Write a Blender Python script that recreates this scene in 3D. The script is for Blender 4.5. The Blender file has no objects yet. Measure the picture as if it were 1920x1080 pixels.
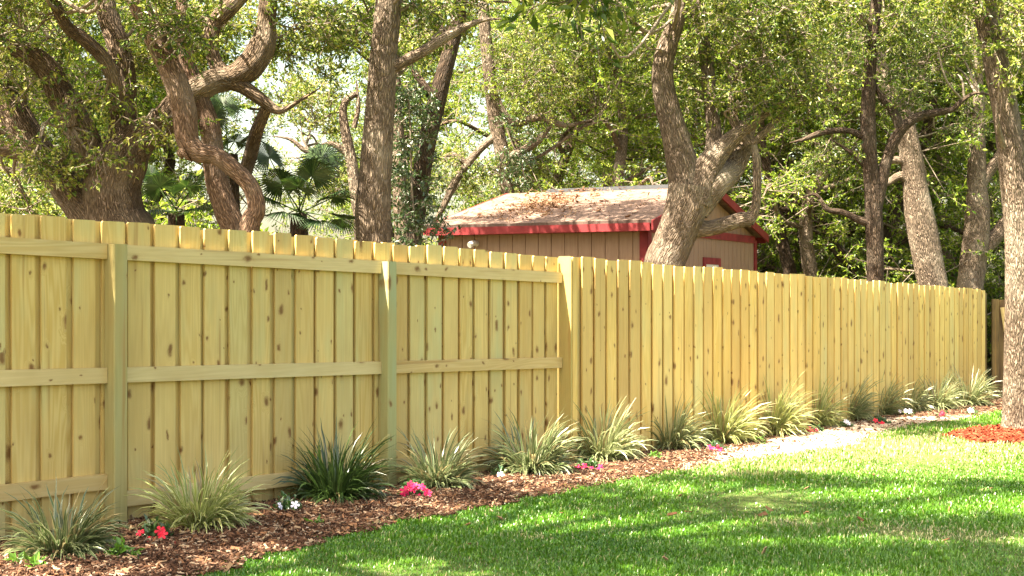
import bpy, math
import numpy as np
rng = np.random.default_rng(7)
S = bpy.context.scene
COL = S.collection
# ------------------------------------------------------------------ layout
F, HOR, CX, H = 2550.0, 550.0, 960.0, 1.45
U = np.array([.603, .798]); N = np.array([.798, -.603]); P0 = np.array([-2.405, 8.25])   # fence line: along, toward the lawn, first post

def sd(x, y):
    dx, dy = np.asarray(x) - P0[0], np.asarray(y) - P0[1]
    return dx * U[0] + dy * U[1], dx * N[0] + dy * N[1]
def gz(x, y):
    s, d = sd(x, y)
    return np.interp(s, [-12, 0, 8, 17, 60], [.2, .04, -.12, -.205, -.3])
def sdxyz(s, d, z=None):
    x = P0[0] + s * U[0] + d * N[0]; y = P0[1] + s * U[1] + d * N[1]
    return np.array([x, y, gz(x, y) if z is None else z])
def W(px, py, Y):
    return np.array([(px - CX) / F * Y, Y, H - (py - HOR) / F * Y])
def G(px, py):
    lo, hi = 3.0, 60.0
    for _ in range(50):
        m = (lo + hi) / 2
        p = W(px, py, m)
        if p[2] > gz(p[0], p[1]): lo = m
        else: hi = m
    p = W(px, py, lo); p[2] = gz(p[0], p[1]); return p

# ------------------------------------------------------------------ mesh helpers
def chunk(V, Fc, mi=0, A=None):
    return (np.asarray(V, float).reshape(-1, 3), np.asarray(Fc, int), mi, A)
def make(name, chunks, mats, parent=None, loc=None, smooth=True, rotz=0.0):
    """one mesh object; vertices are world coordinates minus loc (loc None: the parent's own location)"""
    vs, li, ls, mi, at, off, hasA = [], [], [], [], [], 0, any(c[3] is not None for c in chunks)
    for V, Fc, m, A in chunks:
        vs.append(V); k = Fc.shape[1]
        li.append((Fc + off).ravel()); ls.append(np.full(len(Fc), k)); mi.append(np.full(len(Fc), m)); off += len(V)
        if hasA: at.append(A if A is not None else np.zeros((len(V), 3)))
    V = np.concatenate(vs)
    if parent is not None and loc is None: V = V - np.array(parent['_w'])
    elif loc is not None and parent is None and rotz == 0: V = V - np.asarray(loc)
    me = bpy.data.meshes.new(name)
    L = np.concatenate(li); ls = np.concatenate(ls); st = np.concatenate([[0], np.cumsum(ls)[:-1]])
    me.vertices.add(len(V)); me.vertices.foreach_set('co', V.ravel().astype(np.float32))
    me.loops.add(len(L)); me.loops.foreach_set('vertex_index', L.astype(np.int32))
    me.polygons.add(len(ls)); me.polygons.foreach_set('loop_start', st.astype(np.int32))
    me.polygons.foreach_set('material_index', np.concatenate(mi).astype(np.int32))
    me.polygons.foreach_set('use_smooth', np.full(len(ls), smooth))
    if hasA:
        a = me.attributes.new('bark', 'FLOAT_VECTOR', 'POINT'); a.data.foreach_set('vector', np.concatenate(at).ravel().astype(np.float32))
    me.update(calc_edges=True); me.validate()
    for m in (mats if isinstance(mats, (list, tuple)) else [mats]): me.materials.append(m)
    o = bpy.data.objects.new(name, me); COL.objects.link(o)
    if parent is not None: o.parent = parent
    if loc is not None: o.location = loc
    o.rotation_euler[2] = rotz
    return o
def tag(o, label=None, cat=None, group=None, kind=None):
    for k, v in (('label', label), ('category', cat), ('group', group), ('kind', kind)):
        if v: o[k] = v
    return o
def empty(name, loc, label, cat, group=None):
    o = bpy.data.objects.new(name, None); COL.objects.link(o); o.location = loc; o.empty_display_size = .1
    o['_w'] = [float(v) for v in loc]
    return tag(o, label, cat, group)

BOXF = np.array([[0,3,2,1],[4,5,6,7],[0,1,5,4],[1,2,6,5],[2,3,7,6],[3,0,4,7]])
def box(x0, x1, y0, y1, z0, z1, mi=0):
    return chunk([[x0,y0,z0],[x1,y0,z0],[x1,y1,z0],[x0,y1,z0],[x0,y0,z1],[x1,y0,z1],[x1,y1,z1],[x0,y1,z1]], BOXF, mi)
def bevbox(x0, x1, y0, y1, z0, z1, b=.004, mi=0):
    """box with its four upright edges chamfered"""
    pts = [(x0+b,y0),(x1-b,y0),(x1,y0+b),(x1,y1-b),(x1-b,y1),(x0+b,y1),(x0,y1-b),(x0,y0+b)]
    V = [(x,y,z0) for x,y in pts] + [(x,y,z1) for x,y in pts]
    Fq = [[i,(i+1)%8,8+(i+1)%8,8+i] for i in range(8)]
    return [chunk(V, Fq, mi), chunk(V, [[8,9,10,11,12,13,14,15],[7,6,5,4,3,2,1,0]], mi)]
def prism(P, h0, h1, axis, mi=0):
    """polygon P (2D) extruded; axis function maps (a,b,h)->xyz"""
    n = len(P); V = [axis(a, b, h0) for a, b in P] + [axis(a, b, h1) for a, b in P]
    return [chunk(V, [[i,(i+1)%n,n+(i+1)%n,n+i] for i in range(n)], mi), chunk(V, [list(range(n))[::-1], list(range(n,2*n))], mi)]

def catmull(P, n):
    P = np.asarray(P, float); m = len(P)
    Q = np.vstack([2*P[0]-P[1], P, 2*P[-1]-P[-2]])
    out = []
    for i in range(m-1):
        t = np.linspace(0, 1, n, endpoint=False)[:, None]
        a, b, c, d = Q[i], Q[i+1], Q[i+2], Q[i+3]
        out.append(.5*((2*b)+(-a+c)*t+(2*a-5*b+4*c-d)*t**2+(-a+3*b-3*c+d)*t**3))
    out.append(P[-1:]); return np.vstack(out)
def tube(P, R, seg=12, lump=0.0, mi=0, cap=True):
    P = np.asarray(P, float); R = np.asarray(R, float); n = len(P)
    T = np.gradient(P, axis=0); T /= np.linalg.norm(T, axis=1, keepdims=True) + 1e-9
    ref = np.array([0, 1.0, 0]) if abs(T[0, 1]) < .9 else np.array([1.0, 0, 0])
    A = np.zeros((n, 3)); a = ref
    for i in range(n):
        a = a - T[i] * a.dot(T[i]); a /= np.linalg.norm(a) + 1e-9; A[i] = a
    B = np.cross(T, A)
    th = np.linspace(0, 2*np.pi, seg, endpoint=False)
    Lc = np.concatenate([[0], np.cumsum(np.linalg.norm(np.diff(P, axis=0), axis=1))])
    rr = np.repeat(R[:, None], seg, 1)
    if lump:
        ph = rng.uniform(0, 6.28, 8)
        z = Lc[:, None]
        rr = rr * (1 + lump*(.5*np.sin(2*th+ph[0]+1.3*z)+.35*np.sin(3*th+ph[1]-2.1*z)+.3*np.sin(5*th+ph[2]+.9*z)+.4*np.sin(th*1+ph[3]+3.1*z)+.2*np.sin(7*th+ph[4]+5*z)))
    V = P[:, None, :] + rr[..., None]*(np.cos(th)[None, :, None]*A[:, None, :]+np.sin(th)[None, :, None]*B[:, None, :])
    o = rng.uniform(0, 50)
    At = np.stack([np.cos(th)[None]*R[:, None]+o, np.sin(th)[None]*R[:, None], np.repeat(Lc[:, None], seg, 1)+o], -1)
    i = np.arange(n-1)[:, None]*seg; j = np.arange(seg)[None]
    a0 = (i+j); a1 = (i+(j+1) % seg)
    Fq = np.stack([a0, a1, a1+seg, a0+seg], -1).reshape(-1, 4)
    cs = [chunk(V.reshape(-1, 3), Fq, mi, At.reshape(-1, 3))]
    if cap: cs.append(chunk(V[-1], [list(range(seg))], mi, At[-1]))
    return cs
def thin_tubes(A, B, ra, rb, mi=0):
    """many straight 3-sided twigs at once, A,B (n,3)"""
    D = B - A; D /= np.linalg.norm(D, axis=1, keepdims=True) + 1e-9
    r = np.cross(D, rng.normal(size=D.shape)); r /= np.linalg.norm(r, axis=1, keepdims=True) + 1e-9
    q = np.cross(D, r)
    vs = []
    for P_, rad in ((A, ra), (B, rb)):
        rad = np.broadcast_to(np.asarray(rad, float), (len(A),))[:, None]
        for k in range(3):
            t = k*2.0944; vs.append(P_ + rad*(math.cos(t)*r + math.sin(t)*q))
    V = np.stack(vs, 1).reshape(-1, 3); b = np.arange(len(A))[:, None]*6
    Fq = np.concatenate([b + np.array([[k, (k+1) % 3, 3+(k+1) % 3, 3+k]]) for k in range(3)])
    return chunk(V, Fq, mi, V*np.array([1, 1, 1.]))
def unit(v): return v/(np.linalg.norm(v, axis=-1, keepdims=True)+1e-9)
def leaves(P, D, size, wid=.42, up=.6, mi=0, spread=.8):
    n = len(P)
    ax = unit(D*.6 + rng.normal(size=(n, 3))*spread + np.array([0, 0, -.1]))
    nr = unit(rng.normal(size=(n, 3)) + np.array([0, 0, up*2]))
    sdv = unit(np.cross(ax, nr)); nr = np.cross(sdv, ax)
    L = (size*rng.uniform(.6, 1.25, n))[:, None]; w = L*wid*.5
    b = P; t = P + ax*L - nr*L*.12
    m = P + ax*L*.5
    l = m + sdv*w + nr*w*.35; r = m - sdv*w + nr*w*.35
    V = np.stack([b, l, t, r], 1).reshape(-1, 3); k = np.arange(n)[:, None]*4
    Fc = np.concatenate([k+np.array([[0, 1, 2]]), k+np.array([[0, 2, 3]])])
    return chunk(V, Fc, mi)
def sprays(C, K=7, M=13, length=.34, leaf=.065, radius=.0035, dirs=None, up=.6):
    """leafy twig sprays at centres C: returns twigs chunk, leaves chunk"""
    n = len(C)
    d = unit(rng.normal(size=(n, K, 3))*np.array([1, 1, .7]) + (0 if dirs is None else dirs[:, None, :]*.9) + np.array([0, 0, .15]))
    Ls = length*rng.uniform(.5, 1.25, (n, K, 1))
    A = np.repeat(C[:, None], K, 1); mid = A + d*Ls*.55 + rng.normal(size=d.shape)*.03
    B = mid + unit(d + rng.normal(size=d.shape)*.45 + np.array([0, 0, -.25]))*Ls*.55
    tw = [thin_tubes(A.reshape(-1, 3), mid.reshape(-1, 3), radius*1.6, radius), thin_tubes(mid.reshape(-1, 3), B.reshape(-1, 3), radius, radius*.5)]
    t = rng.uniform(.15, 1.05, (n, K, M, 1))
    P = np.where(t < .5, A[:, :, None]+(mid-A)[:, :, None]*t*2, mid[:, :, None]+(B-mid)[:, :, None]*(t-.5)*2) + rng.normal(size=(n, K, M, 3))*.012
    D = np.repeat(unit(B-A)[:, :, None], M, 2)
    return tw, leaves(P.reshape(-1, 3), D.reshape(-1, 3), leaf, up=up)

# ------------------------------------------------------------------ materials
def newmat(name):
    m = bpy.data.materials.new(name); m.use_nodes = True; nt = m.node_tree; nt.nodes.clear()
    out = nt.nodes.new('ShaderNodeOutputMaterial'); return m, nt, out
class NT:
    def __init__(s, nt): s.nt = nt
    def n(s, t, **kw):
        nd = s.nt.nodes.new(t)
        for k, v in kw.items():
            if k.startswith('_'): setattr(nd, k[1:], v)
        return nd
    def l(s, a, b): s.nt.links.new(a, b)
    def val(s, sock, v):
        if hasattr(v, 'is_output') or isinstance(v, bpy.types.NodeSocket): s.l(v, sock)
        else: sock.default_value = v
    def math(s, op, a, b=0.0, c=None, clamp=False):
        nd = s.n('ShaderNodeMath', _operation=op, _use_clamp=clamp); s.val(nd.inputs[0], a); s.val(nd.inputs[1], b)
        if c is not None: s.val(nd.inputs[2], c)
        return nd.outputs[0]
    def vmul(s, v, k):
        nd = s.n('ShaderNodeVectorMath', _operation='MULTIPLY'); s.val(nd.inputs[0], v); s.val(nd.inputs[1], k); return nd.outputs[0]
    def vadd(s, v, k):
        nd = s.n('ShaderNodeVectorMath', _operation='ADD'); s.val(nd.inputs[0], v); s.val(nd.inputs[1], k); return nd.outputs[0]
    def noise(s, v, sc=5, det=3, rough=.5, dist=0):
        nd = s.n('ShaderNodeTexNoise'); s.val(nd.inputs['Vector'], v); nd.inputs['Scale'].default_value = sc
        nd.inputs['Detail'].default_value = det; nd.inputs['Roughness'].default_value = rough; nd.inputs['Distortion'].default_value = dist
        return nd.outputs['Fac'], nd.outputs['Color']
    def ramp(s, f, stops):
        nd = s.n('ShaderNodeValToRGB'); cr = nd.color_ramp
        while len(cr.elements) < len(stops): cr.elements.new(.5)
        for e, (p, c) in zip(cr.elements, stops):
            e.position = p; e.color = (*c, 1) if len(c) == 3 else c
        s.val(nd.inputs[0], f); return nd.outputs[0]
    def mix(s, f, a, b, mode='MIX'):
        nd = s.n('ShaderNodeMix', _data_type='RGBA', _blend_type=mode); s.val(nd.inputs[0], f)
        s.val(nd.inputs[6], a if not isinstance(a, tuple) else (*a, 1)); s.val(nd.inputs[7], b if not isinstance(b, tuple) else (*b, 1)); return nd.outputs[2]
    def mapr(s, f, a, b, c=0.0, d=1.0):
        nd = s.n('ShaderNodeMapRange'); s.val(nd.inputs[0], f)
        for i, v in enumerate((a, b, c, d)): nd.inputs[i+1].default_value = v
        return nd.outputs[0]
    def bump(s, h, strength, dist):
        nd = s.n('ShaderNodeBump'); s.val(nd.inputs['Height'], h); nd.inputs['Strength'].default_value = strength; nd.inputs['Distance'].default_value = dist; return nd.outputs[0]
    def bsdf(s, out, col, rough=.7, bump=None, spec=.3):
        b = s.n('ShaderNodeBsdfPrincipled'); s.val(b.inputs['Base Color'], (*col, 1) if isinstance(col, tuple) else col)
        s.val(b.inputs['Roughness'], rough); b.inputs['Specular IOR Level'].default_value = spec
        if bump is not None: s.l(bump, b.inputs['Normal'])
        s.l(b.outputs[0], out.inputs[0]); return b

def mat_leaf(name, ramp, gloss=.12, rough=.38, trans=.32, patch=.5, dead=None):
    m, nt, out = newmat(name); t = NT(nt)
    g = t.n('ShaderNodeNewGeometry'); oi = t.n('ShaderNodeObjectInfo')
    f, _ = t.noise(g.outputs['Position'], 1.3, 2)
    r = t.math('ADD', t.math('MULTIPLY', g.outputs['Random Per Island'], .7), t.math('MULTIPLY', f, patch))
    r = t.math('ADD', r, t.math('MULTIPLY', oi.outputs['Random'], .16)); r = t.math('SUBTRACT', r, .12, clamp=True)
    c = t.ramp(r, ramp)
    d = t.n('ShaderNodeBsdfDiffuse'); t.l(c, d.inputs[0])
    tr = t.n('ShaderNodeBsdfTranslucent'); t.l(t.mix(1.0, c, (1.0, 1.0, .55), 'MULTIPLY'), tr.inputs[0])
    gl = t.n('ShaderNodeBsdfGlossy'); gl.inputs['Roughness'].default_value = rough; gl.inputs[0].default_value = (.8, .8, .75, 1)
    m1 = t.n('ShaderNodeMixShader'); m1.inputs[0].default_value = trans; t.l(d.outputs[0], m1.inputs[1]); t.l(tr.outputs[0], m1.inputs[2])
    m2 = t.n('ShaderNodeMixShader'); m2.inputs[0].default_value = gloss; t.l(m1.outputs[0], m2.inputs[1]); t.l(gl.outputs[0], m2.inputs[2])
    t.l(m2.outputs[0], out.inputs[0]); return m
M = {}
M['leaf'] = mat_leaf('oak_leaf', [(0, (.018, .042, .007)), (.42, (.075, .13, .014)), (.72, (.23, .285, .035)), (.92, (.44, .43, .11)), (1, (.58, .56, .26))], gloss=.04)  # pale ramp end imitates sunlit highlights, dark end the deep shade
M['leaf_far'] = mat_leaf('woodland_leaf', [(0, (.022, .065, .008)), (.45, (.115, .20, .018)), (.8, (.36, .45, .05)), (1, (.60, .60, .18))], trans=.48, gloss=.03)  # brighter, yellower green imitates sunlight on the background foliage
M['leaf_dark'] = mat_leaf('vine_leaf', [(0, (.02, .05, .01)), (.6, (.05, .10, .02)), (1, (.10, .17, .04))], gloss=.1)
M['palm'] = mat_leaf('palmetto_leaf', [(0, (.012, .03, .009)), (.6, (.03, .065, .016)), (1, (.09, .14, .04))], gloss=.07)
M['flower_leaf'] = mat_leaf('impatiens_leaf', [(0, (.03, .07, .02)), (.6, (.06, .14, .035)), (1, (.12, .22, .05))])
M['sprout'] = mat_leaf('weed_leaf', [(0, (.08, .20, .02)), (1, (.22, .42, .05))])
def mat_blade(name, a, b, edge, edgeamt, dry=(.30, .24, .11)):
    """strap leaf: attribute x = across (0..1), y = along (0 root..1 tip)"""
    m, nt, out = newmat(name); t = NT(nt)
    at = t.n('ShaderNodeAttribute'); at.attribute_name = 'bark'; sp = t.n('ShaderNodeSeparateXYZ'); t.l(at.outputs['Vector'], sp.inputs[0])
    c = t.mix(sp.outputs[2], a, b)
    e = t.math('MULTIPLY', t.mapr(t.math('ABSOLUTE', t.math('SUBTRACT', sp.outputs[0], .5)), .22, .38), edgeamt)
    c = t.mix(e, c, edge)
    dr = t.math('GREATER_THAN', sp.outputs[2], .93); c = t.mix(dr, c, dry)
    d = t.n('ShaderNodeBsdfDiffuse'); t.l(c, d.inputs[0]); tr = t.n('ShaderNodeBsdfTranslucent'); t.l(c, tr.inputs[0])
    gl = t.n('ShaderNodeBsdfGlossy'); gl.inputs['Roughness'].default_value = .35
    m1 = t.n('ShaderNodeMixShader'); m1.inputs[0].default_value = .3; t.l(d.outputs[0], m1.inputs[1]); t.l(tr.outputs[0], m1.inputs[2])
    m2 = t.n('ShaderNodeMixShader'); m2.inputs[0].default_value = .07; t.l(m1.outputs[0], m2.inputs[1]); t.l(gl.outputs[0], m2.inputs[2])
    t.l(m2.outputs[0], out.inputs[0]); return m
M['blade_var_lit'] = mat_blade('sunlit_variegated_blade', (.10, .15, .04), (.20, .25, .08), (.62, .60, .34), .8)  # blade colours lightened so the far clumps look sunlit
M['blade_grey'] = mat_blade('grey_green_blade', (.06, .105, .028), (.13, .18, .055), (.46, .45, .25), .7)
M['blade_yel_lit'] = mat_blade('sunlit_yellow_blade', (.20, .27, .04), (.36, .41, .10), (.76, .72, .42), .75)  # yellow tone and pale edges imitate sunlight on these clumps
M['blade_dark'] = mat_blade('dark_green_blade', (.02, .045, .012), (.06, .12, .02), (.14, .2, .05), .5)
M['turf'] = mat_blade('lawn_blade', (.05, .165, .006), (.165, .33, .014), (.1, .2, .02), 0.0, dry=(.50, .45, .22))  # pale dry tone also paints the sunlit band of the lawn

def mat_bark(name, dark, mid, pale, lichen=.35, scale=1.0, bs=1.0):
    m, nt, out = newmat(name); t = NT(nt)
    at = t.n('ShaderNodeAttribute'); at.attribute_name = 'bark'; v = at.outputs['Vector']
    _, nc = t.noise(t.vmul(v, (6, 6, 3)), 1.5, 3)
    vv = t.vadd(v, t.vmul(t.vadd(nc, (-.5, -.5, -.5)), (.07, .07, .2)))
    vo = t.n('ShaderNodeTexVoronoi', _feature='DISTANCE_TO_EDGE'); t.l(t.vmul(vv, (44*scale, 44*scale, 5*scale)), vo.inputs['Vector']); vo.inputs['Scale'].default_value = 1
    e = t.mapr(vo.outputs['Distance'], 0.0, .32)
    f2, _ = t.noise(t.vmul(v, (60, 60, 20)), 1.5, 4, .65)
    f3, _ = t.noise(v, 2.2, 4, .6)
    h = t.math('ADD', e, t.math('MULTIPLY', f2, .5))
    c = t.mix(t.mapr(h, .1, 1.2), dark, mid)
    c = t.mix(t.math('MULTIPLY', t.mapr(f3, .5, .68), lichen), c, pale)
    c = t.mix(t.math('MULTIPLY', t.mapr(f2, .5, .75), .25), c, pale)
    f4, _ = t.noise(v, .9, 3, .6); c = t.mix(t.mapr(f4, .5, .72, 0, .5), c, dark)
    t.bsdf(out, c, .85, t.bump(h, .9*bs, .03), .15); return m
M['bark'] = mat_bark('oak_bark', (.045, .028, .018), (.27, .185, .12), (.46, .37, .27), .4, 1.35)
M['bark_red'] = mat_bark('leaning_oak_bark', (.045, .025, .016), (.26, .16, .10), (.38, .31, .24), .3, 1.6, .7)
M['bark_grey'] = mat_bark('grey_oak_bark', (.06, .04, .028), (.34, .25, .175), (.54, .45, .34), .45, 1.35)
M['bark_dark'] = mat_bark('dark_bark', (.03, .02, .014), (.13, .085, .055), (.28, .24, .18), .2, 1.2)
M['twig'] = mat_bark('twig_bark', (.12, .09, .06), (.30, .24, .18), (.45, .4, .33), .3, 2.0, .3)

def mat_wood(name, base, pale, green, gamt=.5, knots=.58, island=False, axis='z', sat=1.0):
    m, nt, out = newmat(name); t = NT(nt)
    tc = t.n('ShaderNodeTexCoord'); oi = t.n('ShaderNodeObjectInfo'); ge = t.n('ShaderNodeNewGeometry')
    rnd = ge.outputs['Random Per Island'] if island else oi.outputs['Random']
    cb = t.n('ShaderNodeCombineXYZ'); t.l(t.math('MULTIPLY', rnd, 37.0), cb.inputs[0]); t.l(t.math('MULTIPLY', rnd, 71.0), cb.inputs[2])
    v = t.vadd(tc.outputs['Object'], cb.outputs[0])
    if axis == 'x':
        sp = t.n('ShaderNodeSeparateXYZ'); t.l(v, sp.inputs[0]); c2 = t.n('ShaderNodeCombineXYZ')
        t.l(sp.outputs[2], c2.inputs[0]); t.l(sp.outputs[1], c2.inputs[1]); t.l(sp.outputs[0], c2.inputs[2]); v = c2.outputs[0]
    sp = t.n('ShaderNodeSeparateXYZ'); t.l(v, sp.inputs[0])
    k = t.n('ShaderNodeCombineXYZ'); t.l(sp.outputs[0], k.inputs[0]); t.l(t.math('MULTIPLY', sp.outputs[2], .62), k.inputs[1])
    _, wob = t.noise(v, 26, 3, .7); _, wob2 = t.noise(v, 5, 2); kv = t.vadd(t.vadd(k.outputs[0], t.vmul(wob, (.02, .035, 0))), t.vmul(wob2, (.03, .12, 0)))
    vo = t.n('ShaderNodeTexVoronoi', _voronoi_dimensions='2D'); t.l(kv, vo.inputs['Vector']); vo.inputs['Scale'].default_value = 7.5
    sc = t.n('ShaderNodeSeparateColor'); t.l(vo.outputs['Color'], sc.inputs[0])
    sel = t.math('LESS_THAN', sc.outputs[0], knots)
    rad = t.math('MULTIPLY_ADD', t.math('POWER', sc.outputs[1], 1.8), .16, .045)
    kd = t.math('DIVIDE', vo.outputs['Distance'], rad)
    knot = t.math('MULTIPLY', t.math('SUBTRACT', 1.25, kd, clamp=True), sel, clamp=True)
    halo = t.math('MULTIPLY', t.math('SUBTRACT', 1.0, t.math('MULTIPLY', kd, .4), clamp=True), sel, clamp=True)
    warp = t.math('MULTIPLY', halo, .5)
    n1, _ = t.noise(t.vmul(v, (7, 7, .45)), 1.0, 2, .5)
    rings = t.math('SINE', t.math('MULTIPLY', t.math('ADD', n1, warp), 85.0))
    n2, _ = t.noise(t.vmul(v, (140, 140, 2.2)), 1.0, 3, .6)
    n3, _ = t.noise(t.vmul(v, (4, 4, .8)), 1.0, 3, .6)
    c = t.mix(t.mapr(rings, -1, 1, 0, .75), base, pale)
    c = t.mix(t.mapr(rnd, 0, 1, 0, .8), c, pale)
    gr = t.math('MULTIPLY', t.mapr(n3, .52, .72), gamt, clamp=True)
    fr = t.math('FRACT', t.math('MULTIPLY', rnd, 13.7))
    gr = t.math('ADD', gr, t.math('MULTIPLY', t.math('GREATER_THAN', fr, .8), gamt*.55), clamp=True)
    c = t.mix(gr, c, green)
    c = t.mix(t.mapr(t.math('FRACT', t.math('MULTIPLY', rnd, 29.3)), .5, 1, 0, .55), c, (.52, .31, .10))
    c = t.mix(t.mapr(n2, .35, .7, .0, .22), c, (.36, .24, .09))
    n5, _ = t.noise(t.vmul(v, (22, 22, .7)), 1.0, 2, .4)
    c = t.mix(t.mapr(n5, .64, .74, 0, .6), c, (.36, .19, .06))
    n6, _ = t.noise(t.vmul(v, (3, 3, 1.2)), 1.0, 3, .6); c = t.mix(t.mapr(n6, .45, .7, 0, .4), c, (.45, .30, .11))
    c = t.mix(t.math('MULTIPLY', t.mapr(halo, .25, 1), .45), c, (.42, .24, .08))
    c = t.mix(t.mapr(knot, .05, .9, 0, .85), c, (.17, .07, .02))
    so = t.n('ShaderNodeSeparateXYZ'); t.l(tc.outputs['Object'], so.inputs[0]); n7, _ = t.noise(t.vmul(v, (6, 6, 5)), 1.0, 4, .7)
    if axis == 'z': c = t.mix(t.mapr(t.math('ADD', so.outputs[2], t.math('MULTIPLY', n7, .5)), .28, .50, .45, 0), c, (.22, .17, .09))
    hh = t.math('ADD', t.math('MULTIPLY', n2, .5), t.math('MULTIPLY', rings, .12))
    t.bsdf(out, c, .62, t.bump(hh, .25, .004), .25); return m
YB, YP, YG = (.62, .42, .125), (.76, .57, .225), (.50, .54, .28)
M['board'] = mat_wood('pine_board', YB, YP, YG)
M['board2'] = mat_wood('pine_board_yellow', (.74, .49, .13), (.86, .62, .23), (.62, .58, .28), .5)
M['backing'] = mat_wood('pine_backing', (.60, .41, .12), (.72, .53, .20), YG, island=True)
M['rail'] = mat_wood('pine_rail', (.60, .43, .17), (.72, .56, .28), (.5, .5, .3), .2, axis='x')
M['post'] = mat_wood('pine_post', (.30, .30, .11), (.42, .41, .19), (.34, .42, .27), .8, .25)
M['shade_board'] = mat_wood('shade_toned_end_board', (.42, .36, .11), (.52, .44, .16), (.30, .33, .11), .9, .3)  # olive base colour stands for the shadow on the closing board
M['old'] = mat_wood('weathered_board', (.055, .03, .017), (.10, .055, .03), (.07, .065, .03), .4, .2)  # old brown wood, darkened further to stand for shade

def mat_ground(name, kind):
    m, nt, out = newmat(name); t = NT(nt)
    g = t.n('ShaderNodeNewGeometry'); p = g.outputs['Position']
    a, _ = t.noise(p, 1.1, 4, .6); b, _ = t.noise(p, 14, 4, .65); c_, _ = t.noise(p, 70, 3, .6)
    if kind == 'soil':
        c = t.ramp(b, [(.3, (.04, .028, .016)), (.55, (.09, .065, .04)), (.75, (.18, .14, .09))])
        c = t.mix(t.mapr(a, .5, .6), c, (.10, .12, .04))
    elif kind == 'lawn':
        c = t.ramp(b, [(.3, (.05, .075, .018)), (.6, (.10, .13, .035)), (.8, (.26, .22, .11))])
        c = t.mix(t.mapr(c_, .55, .8, 0, .5), c, (.28, .24, .13))
    else:  # bed: shredded bark with bare pale sand along the lawn side further down
        at = t.n('ShaderNodeAttribute'); at.attribute_name = 'bark'; sp = t.n('ShaderNodeSeparateXYZ'); t.l(at.outputs['Vector'], sp.inputs[0])
        c = t.ramp(b, [(.3, (.06, .028, .016)), (.5, (.15, .07, .04)), (.7, (.27, .15, .09))])
        c = t.mix(t.mapr(c_, .5, .72, 0, .5), c, (.34, .24, .16))
        s = t.math('ADD', sp.outputs[2], t.math('MULTIPLY', t.math('SUBTRACT', b, .5), .9))
        s = t.math('ADD', s, t.math('MULTIPLY', t.math('SUBTRACT', a, .5), 1.4))
        c = t.mix(t.mapr(s, .42, .62), c, (.50, .39, .28))
    t.bsdf(out, c, .95, t.bump(t.math('ADD', b, t.math('MULTIPLY', c_, .5)), .6, .03), .1); return m
M['soil'] = mat_ground('woodland_soil', 'soil'); M['lawn'] = mat_ground('lawn_soil', 'lawn'); M['bed'] = mat_ground('mulch_soil', 'bed')
def mat_chips(name, stops, rough=.85):
    m, nt, out = newmat(name); t = NT(nt); g = t.n('ShaderNodeNewGeometry')
    t.bsdf(out, t.ramp(g.outputs['Random Per Island'], stops), rough, None, .15); return m
M['chip'] = mat_chips('bark_chip', [(0, (.03, .016, .010)), (.5, (.095, .045, .025)), (.82, (.19, .10, .06)), (.97, (.42, .31, .21))])
M['redchip'] = mat_chips('red_mulch', [(0, (.09, .014, .007)), (.6, (.22, .038, .015)), (1, (.36, .11, .05))])
M['litter'] = mat_chips('dry_litter', [(0, (.10, .045, .022)), (.6, (.24, .12, .06)), (1, (.42, .30, .18))])
def flat(name, col, rough=.6, nz=0.0, spec=.3, nscale=20):
    m, nt, out = newmat(name); t = NT(nt); g = t.n('ShaderNodeTexCoord')
    f, _ = t.noise(g.outputs['Object'], nscale, 4, .6)
    c = t.mix(t.mapr(f, .3, .7, 0, 1), tuple(x*(1-nz) for x in col), tuple(min(1, x*(1+nz)) for x in col))
    t.bsdf(out, c, rough, t.bump(f, .15, .01), spec); return m
M['red'] = flat('red_trim_paint', (.22, .028, .03), .7, .25, .25, 6)
M['stalk'] = flat('palm_stalk', (.045, .07, .02), .9, .2, .05)
M['pvc'] = flat('white_vent_plastic', (.72, .68, .6), .4, .05)
M['ridge'] = flat('black_ridge_cap', (.03, .03, .032), .8, .3)
M['pink'] = flat('pink_petal', (.78, .02, .12), .6, .1); M['white'] = flat('white_petal', (.80, .72, .85), .6, .05)
M['redflower'] = flat('red_petal', (.72, .015, .05), .6, .1)
M['stone'] = flat('pale_stone', (.42, .36, .3), .9, .3)
def mat_siding():
    m, nt, out = newmat('panel_siding'); t = NT(nt); tc = t.n('ShaderNodeTexCoord')
    f, _ = t.noise(t.vmul(tc.outputs['Object'], (30, 30, 2)), 1.5, 4, .6); f2, _ = t.noise(tc.outputs['Object'], 1.5, 3)
    c = t.mix(t.mapr(f, .3, .7), (.26, .16, .105), (.35, .225, .15)); c = t.mix(t.mapr(f2, .4, .7, 0, .35), c, (.36, .24, .17))
    t.bsdf(out, c, .8, t.bump(f, .3, .006), .2); return m
M['siding'] = mat_siding()
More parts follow.
